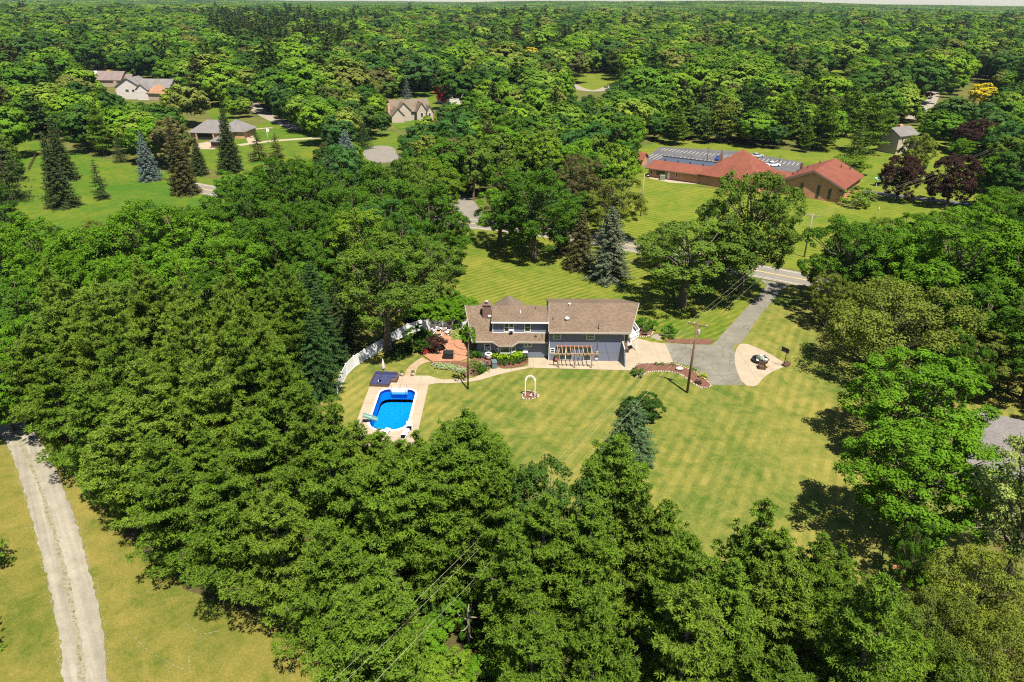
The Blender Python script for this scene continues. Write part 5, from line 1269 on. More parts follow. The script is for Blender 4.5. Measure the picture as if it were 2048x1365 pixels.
m = MB(); m.hexa([(-28.3, 1.6, 3.5), (-26.6, 1.6, 3.5), (-26.9, 4.4, 3.5), (-28.0, 4.4, 3.5)], [(-27.5, 2.6, 9.6), (-27.3, 2.6, 9.6), (-27.3, 2.9, 9.6), (-27.5, 2.9, 9.6)]); lbuild(m, 'spire', 'brickdark', CH)
# annex wing in its own slightly different direction
A0 = (41.56, 211.15); AA = math.atan2(-.527, .85)
an = empty('annex', (0, 0, 0)); an.parent = CH
an.matrix_parent_inverse = CH.matrix_world.inverted()
bpy.context.view_layer.update()
an.matrix_parent_inverse = Matrix.Identity(4)
lp = loc(A0); an.location = (lp[0], lp[1], 0); an.rotation_euler = (0, 0, AA-CA)
m = MB(); m.box(0, 18.5, 0, 10, 0, 2.9); lbuild(m, 'wall', 'brick', an)
m = MB(); m.slab([(-.6, -.9, 2.85), (18.6, -.9, 2.85), (21.5, 4.2, 4.5), (-.2, 4.2, 4.5)], .2); lbuild(m, 'roof', 'redroof', an)
m = MB(); m.box(.2, 21, 4.25, 11.5, 2.95, 4.2); m.box(0, 21.2, 11.5, 11.7, 2.8, 4.5); lbuild(m, 'flat_roof', 'solar', an)
m = MB()
for x in (3, 7.2, 11, 15, 18.6):
    m.box(x-.15, x+.15, 5.2, 5.5, 4.2, 4.8)
lbuild(m, 'roof_vent', 'black', an)
m = MB(); m.slab([(-.8, -1.0, 2.8), (18.7, -1.0, 2.8), (18.7, -.9, 2.8), (-.8, -.9, 2.8)], .25); lbuild(m, 'fascia', 'brickdark', an)
for x0_, x1_ in ((.5, 1.4), (2.6, 5.2), (8.6, 9.4)): lwin(an, x0_, x1_, .9, 2.3, 0, 'vinyl' if x0_ != 2.6 else 'brickdark', 'glass')
m = MB(); m.box(6.1, 6.9, -.06, -.0, .1, 2.2); lbuild(m, 'door', 'vinyl', an)
tri_sheet('path', [CF.w(*loc(p))[:2] for p in (G(1294, 350), G(1300, 358), G(1340, 366), G(1395, 369), G(1398, 362))], 0.04, M['concrete'])
def box_thing(name, px, py, sx, sy, sz, mat, label, cat, lid=None, rz=0):
    x, y = G(px, py); e = empty(name, (x, y, 0), rz, label, cat); m = MB(); m.box(-sx/2, sx/2, -sy/2, sy/2, 0.03, sz*.82); lbuild(m, 'body', mat, e)
    m = MB(); m.hexa([(-sx/2-.04, -sy/2-.04, sz*.82), (sx/2+.04, -sy/2-.04, sz*.82), (sx/2+.04, sy/2+.04, sz*.82), (-sx/2-.04, sy/2+.04, sz*.82)], [(-sx/2, -sy/2+.05, sz), (sx/2, -sy/2+.05, sz), (sx/2, sy/2, sz), (-sx/2, sy/2, sz)]); lbuild(m, 'lid', lid or mat, e); return e
box_thing('utility_cabinet', 1324, 360.5, 1.5, 1.1, 1.5, 'green', 'dull green utility cabinet beside the long red-roofed annex', 'cabinet')
# small shed roof left of the annex
x, y = G(1275, 330); e = empty('shed', (x, y, 0), AA, 'small red-roofed brick shelter left of the church annex', 'shed'); gable(e, -3, 2.4, -2.2, 2.2, 2.6, 4.2, 'brick', 'redroof', .5)
# --- other houses
def house_at(px, py, ang, label, name='house'):
    x, y = G(px, py); return empty(name, (x, y, 0), R_(ang), label, 'house')
e = house_at(420, 280, -6, 'brick garage house with grey hip roof and open double garage')
gable(e, -7.5, 8, 0, 10, 3.0, 6.6, 'brickhouse', 'shingle_light', .6, hip=True); gable(e, 2, 12, 4, 14, 3.0, 6.4, 'brickhouse', 'shingle_light', .6, hip=True)
m = MB(); m.box(-4.7, 1.6, -.03, .0, 0.05, 2.4); lbuild(m, 'garage_opening', 'black', e)
m = MB(); m.box(-5.2, -4.7, -.5, .0, 0, 2.8); m.box(1.6, 2.1, -.5, 0, 0, 2.8); lbuild(m, 'garage_pier', 'brickhouse', e)
lwin(e, 3.4, 4.4, 1, 2.2, 0); lwin(e, 5.4, 6.6, 1, 2.2, 0)
e = house_at(440, 295, -6, 'small grey-roofed garden pavilion in front of the brick garage house', 'pavilion'); e['category'] = 'pavilion'
gable(e, -2.4, 3.0, -1.5, 3.2, 2.6, 4.0, 'brickdark', 'shingle_light', .6, hip=True)
e = house_at(212, 174, -4, 'long low house with mauve roof and a white skylight strip'); gable(e, -12, 10, 0, 11, 4.2, 8.4, 'siding_tan', 'shingle_mauve', .6); gable(e, 8, 14, 3, 10, 3.4, 6.8, 'siding_tan', 'shingle_mauve', .5)
m = MB(); m.slab([(-8.2, .2, 4.6), (-6.4, .2, 4.6), (-6.4, 4.8, 8.25), (-8.2, 4.8, 8.25)], -.12); lbuild(m, 'skylight', 'white', e)
e = house_at(262, 199, -2, 'two-storey white-gabled house with pale grey roof'); gable(e, -7, 7, 0, 12, 6.2, 10.6, 'siding_white', 'shingle_light', .6, 'y'); gable(e, 5, 21, 2, 13, 6.0, 9.6, 'siding_white', 'shingle_light', .5); gable(e, 5, 11, -2.5, 4, 5.4, 8.0, 'siding_white', 'shingle_light', .5, 'y')
m = MB(); m.box(-8.6, -7.4, 2, 3.4, 0, 8.6); lbuild(m, 'chimney', 'siding_tan', e)
lwin(e, -2, 0, 3.6, 5, 0); lwin(e, 1.5, 3, 3.6, 5, 0)
e = house_at(316, 200, -10, 'cedar-orange roofed low wing in front of the white-gabled house'); gable(e, -6, 6, -2, 9, 3.8, 7.4, 'siding_tan', 'shingle_orange', .6, hip=True)
e = house_at(362, 224, -12, 'cedar-orange roofed house with a dark skylight, right of the white-gabled house'); gable(e, -8, 8, 0, 12, 3.2, 7.4, 'brickhouse', 'shingle_orange', .6, hip=True)
m = MB(); m.slab([(-3.2, 1.6, 4.5), (2.8, 1.6, 4.5), (2.6, 3.6, 5.9), (-3.0, 3.6, 5.9)], -.1); lbuild(m, 'skylight', 'glass', e)
e = house_at(20, 147, 0, 'cedar-roofed house cut by the left edge among trees'); gable(e, -16, 11, 0, 14, 4.4, 9.5, 'siding_tan', 'shingle_orange', .7)
e = house_at(157, 157, 10, 'small tan-roofed house beside the far drive'); gable(e, -4.5, 4.5, 0, 9, 4, 7, 'siding_tan', 'shingle_tan', .6, hip=True)
e = house_at(822, 243, 22, 'tan-roofed house with several front gables and an orange brick chimney'); gable(e, -7.5, 9.5, 3, 12, 4.2, 8.4, 'siding_beige', 'shingle_tan', .6)
gable(e, -9, -3.5, -2.5, 6, 3.2, 6.2, 'siding_beige', 'shingle_tan', .5, 'y'); gable(e, -6, .5, 1, 9, 4.6, 8.0, 'siding_beige', 'shingle_tan', .5, 'y'); gable(e, 3, 7.5, .5, 9, 4.4, 7.8, 'siding_beige', 'shingle_tan', .5, 'y'); gable(e, 7.4, 10.2, 0, 7, 3.8, 6.2, 'siding_beige', 'shingle_tan', .4, 'y')
m = MB(); m.box(-10.1, -9.1, -.5, .8, 0, 7.8); lbuild(m, 'chimney', 'brickhouse', e)
lwin(e, 4.6, 5.8, 1.4, 3.4, .5); lwin(e, 8.2, 9.2, 1.4, 3.2, 0)
e = house_at(917, 210, 30, 'pale gable house beside the crimson tree'); gable(e, -5, 5, 0, 14, 5.0, 9.6, 'siding_white', 'shingle_grey', .5, 'y'); lwin(e, -1, 1, 3, 4.6, 0)
e = house_at(1803, 308, 28, 'beige two-storey house with dark grey roof behind the purple maples'); gable(e, -3.5, 6.5, 0, 7.5, 6.6, 8.8, 'siding_beige', 'shingle_grey', .5); gable(e, 5.4, 8.2, 1, 6.5, 3.6, 6.4, 'siding_tan', 'shingle_grey', .4)
m = MB(); m.box(1.6, 3.4, 4.2, 5.0, 7, 9.4); lbuild(m, 'chimney', 'brickhouse', e); lwin(e, -2, -.9, 4.2, 5.6, 0); lwin(e, 2, 3.2, 4.2, 5.6, 0); lwin(e, 2, 3.2, 1.2, 2.6, 0)
# --- grey shed roof at the right edge
e = empty('garage', (*G(1945, 975), 0), label='low garage with a pale grey roof at the right edge', cat='garage'); ex, ey = G(1945, 975)
rf = [G(1950, 822, 3.3), G(2120, 862, 3.3), G(2090, 990, 2.7), G(1928, 945, 2.7)]
m = MB(); m.slab([(rf[0][0]-ex, rf[0][1]-ey, 3.5), (rf[1][0]-ex, rf[1][1]-ey, 3.5), (rf[2][0]-ex, rf[2][1]-ey, 2.75), (rf[3][0]-ex, rf[3][1]-ey, 2.75)], .2); o_ = lbuild(m, 'roof', 'shingle_light', e)
cx_ = sum(p[0] for p in rf)/4; cy_2 = sum(p[1] for p in rf)/4
m = MB(); m.prism([((p[0]*.9+cx_*.1)-ex, (p[1]*.9+cy_2*.1)-ey) for p in rf], 0, 2.6); lbuild(m, 'wall', 'brown', e)
# stockade fence beside it
fa, fb, fc = G(1912, 1012), G(1918, 975), G(1982, 985)
e = empty('wooden_fence', (*fa, 0), label='weathered wooden stockade fence below the grey garage roof', cat='fence')
for a, c in ((fa, fb), (fb, fc)):
    L = math.hypot(c[0]-a[0], c[1]-a[1]); k = int(L/.17); m = MB()
    for i in range(k):
        t = i/k; x, y = a[0]+(c[0]-a[0])*t-fa[0], a[1]+(c[1]-a[1])*t-fa[1]; h = 1.8+rg.uniform(-.05, .05)
        m.bar((x, y, 0), (x, y, h), .14, .03)
    tag(lbuild(m, 'planks', 'fencewood', e), kind='stuff')
x, y = G(1955, 1060); e = empty('log_pile', (x, y, 0), label='heap of cut branches and brush below the wooden fence', cat='brush pile'); m = MB()
for i in range(60):
    a = rg.uniform(0, 3.14); L = rg.uniform(.5, 1.5); px_, py_ = rg.gauss(0, 1.3), rg.gauss(0, .8); z_ = rg.uniform(.05, .5)
    m.tube([(px_-math.cos(a)*L/2, py_-math.sin(a)*L/2, z_), (px_+math.cos(a)*L/2, py_+math.sin(a)*L/2, z_+rg.uniform(-.1, .25))], rg.uniform(.02, .05), 5)
tag(lbuild(m, 'branches', 'barkpale', e), kind='stuff')
# rusty fire bowl
x, y = G(1793, 1146); e = empty('fire_bowl', (x, y, 0), label='rusty round fire bowl on the grass beside the leaning trunk', cat='fire bowl'); m = MB(); m.tube([(0, 0, .3), (0, 0, .42), (0, 0, .55)], [.2, .42, .5], 14); lbuild(m, 'bowl', 'redwood', e)
for a in (0, 2.1, 4.2):
    m = MB(); m.tube([(math.cos(a)*.35, math.sin(a)*.35, 0), (math.cos(a)*.25, math.sin(a)*.25, .36)], .03, 5); lbuild(m, 'leg', 'darkmetal', e)

# ================================================================== WHITE FENCE
FL = [(-7.3, 101.3)]+smoothline(GP((905, 659.5), (857, 659.5), (835, 662), (809.8, 672), (790, 684), (772.9, 697), (735, 718), (708, 736), (697, 744), (688, 764), (675.4, 788)), 1)
FE = empty('vinyl_fence', (*FL[0], 0), label='tall white vinyl privacy fence curving round the pool yard', cat='fence')
pl = 0; pts = []; tot = 0; SPN = 2.4
cum = [0]
for a, c in zip(FL[:-1], FL[1:]): cum.append(cum[-1]+math.hypot(c[0]-a[0], c[1]-a[1]))
def onF(s):
    for i in range(len(cum)-1):
        if s <= cum[i+1] or i == len(cum)-2:
            t = (s-cum[i])/(cum[i+1]-cum[i]); return (FL[i][0]+(FL[i+1][0]-FL[i][0])*t-FL[0][0], FL[i][1]+(FL[i+1][1]-FL[i][1])*t-FL[0][1])
nf = int(cum[-1]/SPN); PT = [onF(cum[-1]*i/nf) for i in range(nf+1)]
for i, p in enumerate(PT):
    m = MB(); m.box(p[0]-.065, p[0]+.065, p[1]-.065, p[1]+.065, 0, 1.95); m.box(p[0]-.085, p[0]+.085, p[1]-.085, p[1]+.085, 1.95, 2.0); lbuild(m, 'post', 'vinyl', FE)
for a, c in zip(PT[:-1], PT[1:]):
    m = MB(); A = Vector((*a, 0)); C_ = Vector((*c, 0)); d = (C_-A).normalized(); A2 = A+d*.07; C2 = C_-d*.07
    k = 14
    for i in range(k):
        p0 = A2.lerp(C2, (i+.03)/k); p1 = A2.lerp(C2, (i+.97)/k); mid = (p0+p1)/2; m.obox(mid+Vector((0, 0, .95)), (p1-p0)/2, Vector((-d.y, d.x, 0))*.012, Vector((0, 0, .82)))
    m.obox((A2+C2)/2+Vector((0, 0, 1.8)), (C2-A2)/2, Vector((-d.y, d.x, 0))*.03, Vector((0, 0, .07))); m.obox((A2+C2)/2+Vector((0, 0, .12)), (C2-A2)/2, Vector((-d.y, d.x, 0))*.03, Vector((0, 0, .07)))
    lbuild(m, 'panel', 'vinyl', FE)

# ================================================================== YARD THINGS
def P0(px, py): return G(px, py)
# utility poles with crossarms, insulators and a transformer
def upole(px, pyb, h, ang, label, mat='pole', arms=1, transf=False, lean=(0, 0)):
    x, y = G(px, pyb); e = empty('utility_pole', (x, y, 0), 0, label, 'utility pole')
    m = MB(); m.tube([(0, 0, 0), (lean[0]*.5, lean[1]*.5, h*.5), (lean[0], lean[1], h)], [.19, .16, .12], 8); lbuild(m, 'pole', mat, e)
    u = Vector((math.cos(ang), math.sin(ang), 0)); top = Vector((lean[0], lean[1], h)); ends = []
    for k in range(arms):
        c = top-Vector((0, 0, .45+k*1.0)); ar = empty('crossarm', c); ar.parent = e
        m = MB(); m.bar(-u*1.25, u*1.25, .12, .12); m.bar(u*.7-Vector((0, 0, .02)), -Vector((0, 0, .6)), .04); m.bar(-u*.7-Vector((0, 0, .02)), -Vector((0, 0, .6)), .04); lbuild(m, 'beam', mat, ar)
        for s_ in (-1.15, -.45, 1.15):
            m = MB(); q = u*s_; m.tube([q+Vector((0, 0, .06)), q+Vector((0, 0, .22)), q+Vector((0, 0, .26))], [.03, .06, .03], 6); lbuild(m, 'insulator', 'white', ar)
            if k == 0: ends.append(Vector((x, y, 0))+c+q+Vector((0, 0, .26)))
    if transf:
        m = MB(); c = top-Vector((-.28, .05, 1.9)); m.tube([c, c+Vector((0, 0, .1)), c+Vector((0, 0, .75)), c+Vector((0, 0, .85))], [.16, .2, .2, .1], 10); lbuild(m, 'transformer', 'steel', e)
        m = MB(); m.tube([c+Vector((-.1, 0, .8)), top-Vector((0, 0, .9)), top-Vector((0, 0, .4))+u*.4], .02, 5); lbuild(m, 'lead', 'black', e)
    e['_'] = 0; del e['_']; return e, ends, Vector((x, y, h))
a1 = Vector(G(1373, 648, 10.0)); a2 = Vector(G(1406, 655, 10.0)); ang1 = math.atan2((a2-a1).y, (a2-a1).x)
h1 = atY(1384, 644, G(1374, 786)[1])[1]
p1, e1, t1 = upole(1374, 786, h1, ang1, 'brown utility pole with one crossarm and a transformer beside the mulch bed', 'pole', 1, True, lean=(.1, 0))
h2 = atY(1622, 428, G(1608, 515)[1])[1]; p2, e2, t2 = upole(1608, 515, h2, ang1, 'grey utility pole with crossarm on the church lawn by the road', 'polegrey', 1)
h3 = atY(1290, 349, G(1281, 433)[1])[1]; x, y = G(1281, 433)
p3 = empty('utility_pole', (x, y, 0), 0, 'slim pale grey pole without crossarm at the left side of the church lawn', 'utility pole')
m = MB(); m.tube([(0, 0, 0), (0, 0, h3)], [.16, .11], 8); lbuild(m, 'pole', 'polegrey', p3); m = MB(); m.tube([(0, 0, h3-.6), (.9, -.3, h3-.2)], .05, 6); m.ball((.95, -.3, h3-.25), .16, 6, (1.4, 1, .6)); lbuild(m, 'lamp_arm', 'steel', p3)
def wire(a, c, sag, label, mat='wire', r=.012):
    a = Vector(a); c = Vector(c); P = []
    for i in range(25):
        t = i/24; p = a.lerp(c, t); p.z -= sag*4*t*(1-t); P.append(p-a)
    m = MB(); m.tube(P, r, 5); o = m.build('power_line', M[mat], None, a); return tag(o, label, 'power line', 'power lines crossing the yard')
dirn = (t1-t2).normalized()
for k, (q2, q1) in enumerate(zip(e2, e1)):
    q0 = q1+Vector((dirn.x, dirn.y, 0))*92; q0.z = q1.z-.5
    wire(q2, q1, 1.1, 'power line span from the church-lawn pole to the brown pole'); wire(q1, q0, 1.6, 'power line span running from the brown pole down over the pines')
wire(t1-Vector((0, 0, 1.6)), mast_top, .9, 'service cable from the brown pole to the mast on the house roof', 'wire', .015)
far4 = Vector((t2.x+75, t2.y+62, 11))
for q in e2: wire(q, far4+(q-e2[1]), 1.2, 'power line span from the church-lawn pole away past the church')

# arch with lettering
ax, ay = G(1060, 793.5); hA = atY(1060, 751.5, ay)[1]
AR = empty('garden_arch', (ax, ay, 0), label='white garden arch with black letters over a small mulch bed', cat='garden arch')
ro = .74; ri = .50; zc_ = hA-ro
for s_ in (-1, 1):
    m = MB(); m.box(s_*.66-.055, s_*.66+.055, -.06, .06, 0, zc_); lbuild(m, 'post', 'white', AR)
m = MB(); n_ = 20
for i in range(n_):
    a0, a1_ = math.pi*i/n_, math.pi*(i+1)/n_
    f = lambda r, a, y: (r*math.cos(a), y, zc_+r*math.sin(a))
    m.hexa([f(ri, a0, -.05), f(ri, a0, .05), f(ri, a1_, .05), f(ri, a1_, -.05)], [f(ro, a0, -.05), f(ro, a0, .05), f(ro, a1_, .05), f(ro, a1_, -.05)])
m.sm = [False]*len(m.f); band = lbuild(m, 'arch_band', 'white', AR)
m = MB()
for i, (a, wd) in enumerate(((158, .05), (138, .07), (115, .12), (90, .12), (66, .12), (46, .05))):
    a = R_(a); c = Vector((.62*math.cos(a), -.058, zc_+.62*math.sin(a))); ra = Vector((math.cos(a), 0, math.sin(a))); ta = Vector((-math.sin(a), 0, math.cos(a)))
    strokes = [(-.5, 0, .06), (.5, 0, .06)] if wd > .1 else [(0, 0, .06)]
    for sx, sz, hh in strokes: m.obox(c+ta*sx*wd, ta*.018, Vector((0, .006, 0)), ra*.075)
    if wd > .1: m.obox(c+ra*(.05 if i % 2 else -.05), ta*wd*.5, Vector((0, .0055, 0)), ra*.018)
lbuild(m, 'lettering', 'letters', band)
e = empty('garden_ornament', (ax+.1, ay-.1, .085), label='pale stone ornament on the mulch under the white arch', cat='ornament'); m = MB(); m.ball((0, 0, .15), .2, 8, (1.2, 1, .8)); m.ball((.1, 0, .36), .12, 8); lbuild(m, 'body', 'rocks', e)
# AC unit
x, y = G(977, 719.5); e = empty('air_conditioner', (x, y, 0), label='round beige air-conditioning unit with white rim by the left wall', cat='air conditioner')
m = MB(); m.tube([(0, 0, .05), (0, 0, .95)], .46, 16); lbuild(m, 'casing', 'beige', e); m = MB(); m.tube([(0, 0, .95), (0, 0, 1.03)], [.52, .52], 16, caps=False); ringv = []
m2 = MB(); 
for i in range(16):
    a0, a1_ = 6.283*i/16, 6.283*(i+1)/16; g_ = lambda r, a, z: (r*math.cos(a), r*math.sin(a), z); m2.hexa([g_(.34, a0, .95), g_(.54, a0, .95), g_(.54, a1_, .95), g_(.34, a1_, .95)], [g_(.36, a0, 1.06), g_(.5, a0, 1.06), g_(.5, a1_, 1.06), g_(.36, a1_, 1.06)])
lbuild(m2, 'rim', 'white', e); m = MB(); m.tube([(0, 0, .951), (0, 0, .99)], .33, 12); lbuild(m, 'fan_grille', 'darkmetal', e)
e = box_thing('trash_bin', 988, 736, .75, .8, 1.25, 'slate', 'slate-grey wheeled trash bin behind the bicycles', 'trash bin', rz=.3)
for s_ in (-.3, .3):
    m = MB(); m.tube([(s_-.05, .42, .1), (s_+.05, .42, .1)], .12, 8); lbuild(m, 'wheel', 'rubber', e)
def bicycle(px, py, rz, mat, label):
    x, y = G(px, py); e = empty('bicycle', (x, y, .055), rz, label, 'bicycle')
    for s_ in (-.52, .52):
        w_ = empty('wheel', (s_, 0, .34)); w_.parent = e
        m = MB(); m.tube([(math.cos(6.283*i/16)*.33, 0, math.sin(6.283*i/16)*.33) for i in range(17)], .025, 5, caps=False); lbuild(m, 'tyre', 'rubber', w_)
        m = MB(); 
        for i in range(6): a = 3.1416*i/6; m.tube([(-math.cos(a)*.31, 0, -math.sin(a)*.31), (math.cos(a)*.31, 0, math.sin(a)*.31)], .008, 4)
        lbuild(m, 'spokes', 'steel', w_)
    m = MB(); bb = (-.08, 0, .3); hd = (.38, 0, .82); st_ = (-.2, 0, .85)
    for a, c in ((bb, hd), (bb, st_), (st_, hd), (bb, (-.52, 0, .34)), (st_, (-.52, 0, .34)), (hd, (.52, 0, .34))): m.tube([a, c], .022, 6)
    lbuild(m, 'frame', mat, e); m = MB(); m.tube([(.36, -.28, .98), (.38, 0, .92), (.36, .28, .98)], .02, 5); m.tube([hd, (.37, 0, .94)], .02, 5); lbuild(m, 'handlebar', 'steel', e)
    m = MB(); m.hexa([(-.36, -.08, .9), (-.08, -.03, .9), (-.08, .03, .9), (-.36, .08, .9)], [(-.34, -.07, .95), (-.09, -.02, .94), (-.09, .02, .94), (-.34, .07, .95)]); lbuild(m, 'saddle', 'black', e)
bicycle(972, 742, 2.2, 'white', 'white-framed bicycle parked nearest the curved path'); bicycle(976, 736, 1.9, 'bluecar', 'blue-framed bicycle behind the white one'); bicycle(967, 737, 2.5, 'steel', 'silver bicycle nearest the round shrubs')
e = box_thing('gas_grill', 1050, 716, .7, .6, 1.2, 'black', 'black gas grill with a white lid against the left wall', 'grill', 'white')
def pot(px, py, r, h, mat, label, plant=True):
    x, y = G(px, py); e = empty('planter', (x, y, .055), label=label, cat='planter'); m = MB(); m.tube([(0, 0, 0), (0, 0, h)], [r*.7, r], 10); lbuild(m, 'pot', mat, e)
    if plant:
        p = PROTO['bush0']; c = bpy.data.objects.new('plant', p.c); col_main.objects.link(c); c.parent = e; c.location = (0, 0, h*.9); s = r*1.1/1.4; c.scale = (s, s, s); c.color = (.06, .13, .012, 1)
pot(1112, 724, .32, .6, 'red', 'red pot at the left post of the pergola'); pot(1192, 722, .3, .5, 'rocks', 'pinkish pot below the service conduit'); pot(804, 753, .28, .5, 'beige', 'left planter of the pair where the paver path meets the pool deck'); pot(826, 752.5, .28, .5, 'beige', 'right planter of the pair where the paver path meets the pool deck')
# shrubs
def shrub(px, py, r, h, col, label, group=None, k=0, cat='shrub', z=0.06):
    x, y = G(px, py); put('bush%d' % (k % 3), x, y, h, r, GR.get(col, col) if isinstance(col, str) else col, None, label, cat, group, name='shrub', z=z)
for i, (px, py) in enumerate([(990, 717), (998, 719), (1006, 720), (1013, 720.5), (1021, 720.5), (1029, 719), (1036, 717), (1042, 717)]): shrub(px, py, .75, 1.15, (.24, .38, .012), 'lime-green leafy plant in the row below the bay window', 'lime plants below the bay window', i)
for i, (px, py) in enumerate([(999, 730), (1010, 731), (1024, 729), (1037, 726), (1049, 723)]): shrub(px, py, .62, .95, (.035, .10, .012), 'dark round boxwood in the front row below the bay window', 'dark boxwoods below the bay window', i)
for i, (px, py, r, lb) in enumerate([(954, 748, .85, 'dark round shrub beside the curved path, left of its neighbour'), (964, 744, .75, 'dark round shrub between its neighbour and the bicycles'), (947, 714, 1.0, 'green shrub at the left corner of the house'), (960, 714, .9, 'green shrub between the house corner and the round unit')]): shrub(px, py, r, 1.3, (.045, .12, .012), lb, None, i)
x, y = G(951, 712); put('spruce0', x, y, 3.1, .95, (.12, .20, .018), None, 'narrow cone-shaped arborvitae at the left house corner', 'shrub', name='arborvitae')
for i in range(15):
    t = i/14; px = 870+t*62; py = 732+12*t**2+((i % 2)*5); shrub(px, py, .5, .45, (.30, .40, .16) if i % 3 else (.42, .42, .30), 'pale hosta in the planting strip along the brick patio', 'pale hostas along the brick patio', i)
for i, (px, py) in enumerate([(915, 668), (923, 666), (912, 680), (920, 682), (927, 678), (908, 674)]): shrub(px, py, .8, .7, (.25, .36, .08), 'bright flowering plant between the patio and the house end', 'bright plants at the house end', i)
for i, (px, py) in enumerate([(948, 727), (942, 735), (955, 730)]): shrub(px, py, .6, .5, (.16, .22, .04), 'low plant in the bed left of the bicycles', 'low plants left of the bicycles', i)
shrub(1276, 752, 1.0, 1.1, (.05, .13, .012), 'round green shrub at the left tip of the curved mulch bed'); shrub(1404, 755, .7, .6, (.30, .40, .02), 'lime-yellow low plant in the curved mulch bed', k=1); shrub(1396, 769, .55, .6, (.05, .03, .02), 'dark purple small plant in the curved mulch bed', k=2)
for i, (px, py) in enumerate([(1313, 731), (1325, 731), (1345, 731), (1388, 742)]): shrub(px, py, .4, .4, (.08, .17, .02), 'small green plant along the driveway side of the curved mulch bed', 'small plants in the curved mulch bed', i)
shrub(1290, 664, 1.9, 2.2, (.045, .13, .010), 'big round shrub beside the right end of the house', k=0); shrub(1338, 675, 1.4, 2.0, (.05, .14, .010), 'round shrub left end of the narrow mulch strip', k=1)
x, y = G(1358, 741); m = MB(); m.ball((0, 0, .2), .55, 8, (1.2, .8, .5), .12, random.Random(2)); tag(m.build('boulder', M['rocks'], None, (x, y, .08)), 'pale boulder in the curved mulch bed', 'boulder')
for i, (px, py, r, h, c, lb) in enumerate([(848, 697, 2.5, 2.6, 'dark', 'dark leafy shrub crowding the left side of the brick patio'), (836, 684, 2.2, 2.6, 'oak', 'green shrub between the patio and the white fence'), (822, 700, 2.0, 2.0, 'dark', 'low dark shrub under the tall ash'), (806, 702, 1.8, 1.6, 'dark', 'spreading dark shrub right of the ash trunk'), (790, 716, 1.6, 1.1, 'dark', 'low ground shrub in the ash shade')]): shrub(px, py, r, h, c, lb, None, i, z=0)
for i, (px, py, r, h) in enumerate([(915, 655, 2.8, 4.8), (890, 654, 3.0, 5.0), (865, 652, 3.0, 5.2), (840, 650, 2.8, 4.6), (930, 640, 2.6, 4.2), (905, 635, 3, 4.6), (880, 632, 3, 5)]):
    x, y = G(px, py); put('maple%d' % (i % 2), x, y+.6, h, r, GR['bright'], None, 'bright green bush of the thicket behind the straight white fence', 'bush', 'thicket behind the white fence', name='shrub')
# --- brick patio (raised) with curved steps
pz = .22
pp_ = [G(841.4, 709), G(864.3, 725.5), G(921.4, 724.5), G(935.5, 719), G(939, 702), G(929, 687), G(909, 663), G(859, 662.5), G(856, 684), G(846, 702)]
tri_sheet('patio', pp_, pz, M['patio'], thick=.22)
for k, (rr, zz) in enumerate(((4.2, .36), (2.6, .50))):
    cxs, cys = G(941, 690); arc = [(cxs+rr*math.cos(R_(a)), cys+rr*math.sin(R_(a))) for a in range(172, 262, 8)]
    tri_sheet('patio', arc+[(cxs+.4, cys-rr*.98), (cxs+.4, cys+.3), (cxs-rr*.98, cys+.9)], zz, M['patio'], thick=zz)
e = box_thing('covered_grill', 897, 719, 1.5, .8, 1.15, 'black', 'black covered grill on the brick patio', 'grill')
e.location.z = pz
x, y = G(871, 702); put('maple0', x, y, 2.4, 1.75, (.045, .022, .018), None, 'dark purple weeping shrub in the middle of the brick patio', 'shrub', name='purple_shrub', z=pz)
x, y = G(853, 708); put('bush1', x, y, .9, .9, (.38, .06, .05), None, 'red-flowering bush at the left corner of the brick patio', 'shrub', name='shrub', z=pz)
def adir(px, py, rz, label):
    x, y = G(px, py); e = empty('adirondack_chair', (x, y, pz), rz, label, 'chair')
    m = MB(); m.slab([(-.3, -.35, .38), (.3, -.35, .38), (.3, .25, .26), (-.3, .25, .26)], .04); lbuild(m, 'seat', 'white', e)
    m = MB()
    for i in range(5): xx = -.26+i*.13; m.bar((xx, .22, .25), (xx*1.15, .62, 1.0-abs(i-2)*.05), .11, .03)
    lbuild(m, 'backrest', 'white', e)
    for s_ in (-1, 1):
        m = MB(); m.box(s_*.38-.08, s_*.38+.08, -.4, .4, .56, .59); lbuild(m, 'armrest', 'white', e)
        m = MB(); m.box(s_*.34-.03, s_*.34+.03, -.38, -.3, 0, .56); lbuild(m, 'leg', 'white', e); m = MB(); m.bar((s_*.34, -.3, .3), (s_*.34, .55, .02), .05, .1); lbuild(m, 'leg', 'white', e)
for a in [(867, 668, 2.6, 'white adirondack chair at the left of the patio ring by the fence'), (878, 664, 3.0, 'white adirondack chair second from the left by the fence'), (888, 665, 3.3, 'white adirondack chair third from the left by the fence'), (896, 671, 4.2, 'white adirondack chair at the right of the patio ring')]: adir(*a)
x, y = G(878, 677); e = empty('fire_pit', (x, y, pz), label='round metal fire pit in the middle of the white chairs', cat='fire pit'); m = MB(); m.tube([(0, 0, 0), (0, 0, .35), (0, 0, .4)], [.4, .5, .55], 14); lbuild(m, 'ring', 'rocks', e); m = MB(); m.tube([(0, 0, .401), (0, 0, .43)], .42, 12); lbuild(m, 'ash_bed', 'black', e)
x, y = G(892, 690); e = empty('side_table', (x, y, pz), label='small dark table near the purple shrub on the patio', cat='table'); m = MB(); m.tube([(0, 0, .5), (0, 0, .54)], .4, 12); lbuild(m, 'tabletop', 'brown', e); m = MB(); m.tube([(0, 0, 0), (0, 0, .5)], [.2, .05], 8); lbuild(m, 'leg', 'brown', e)
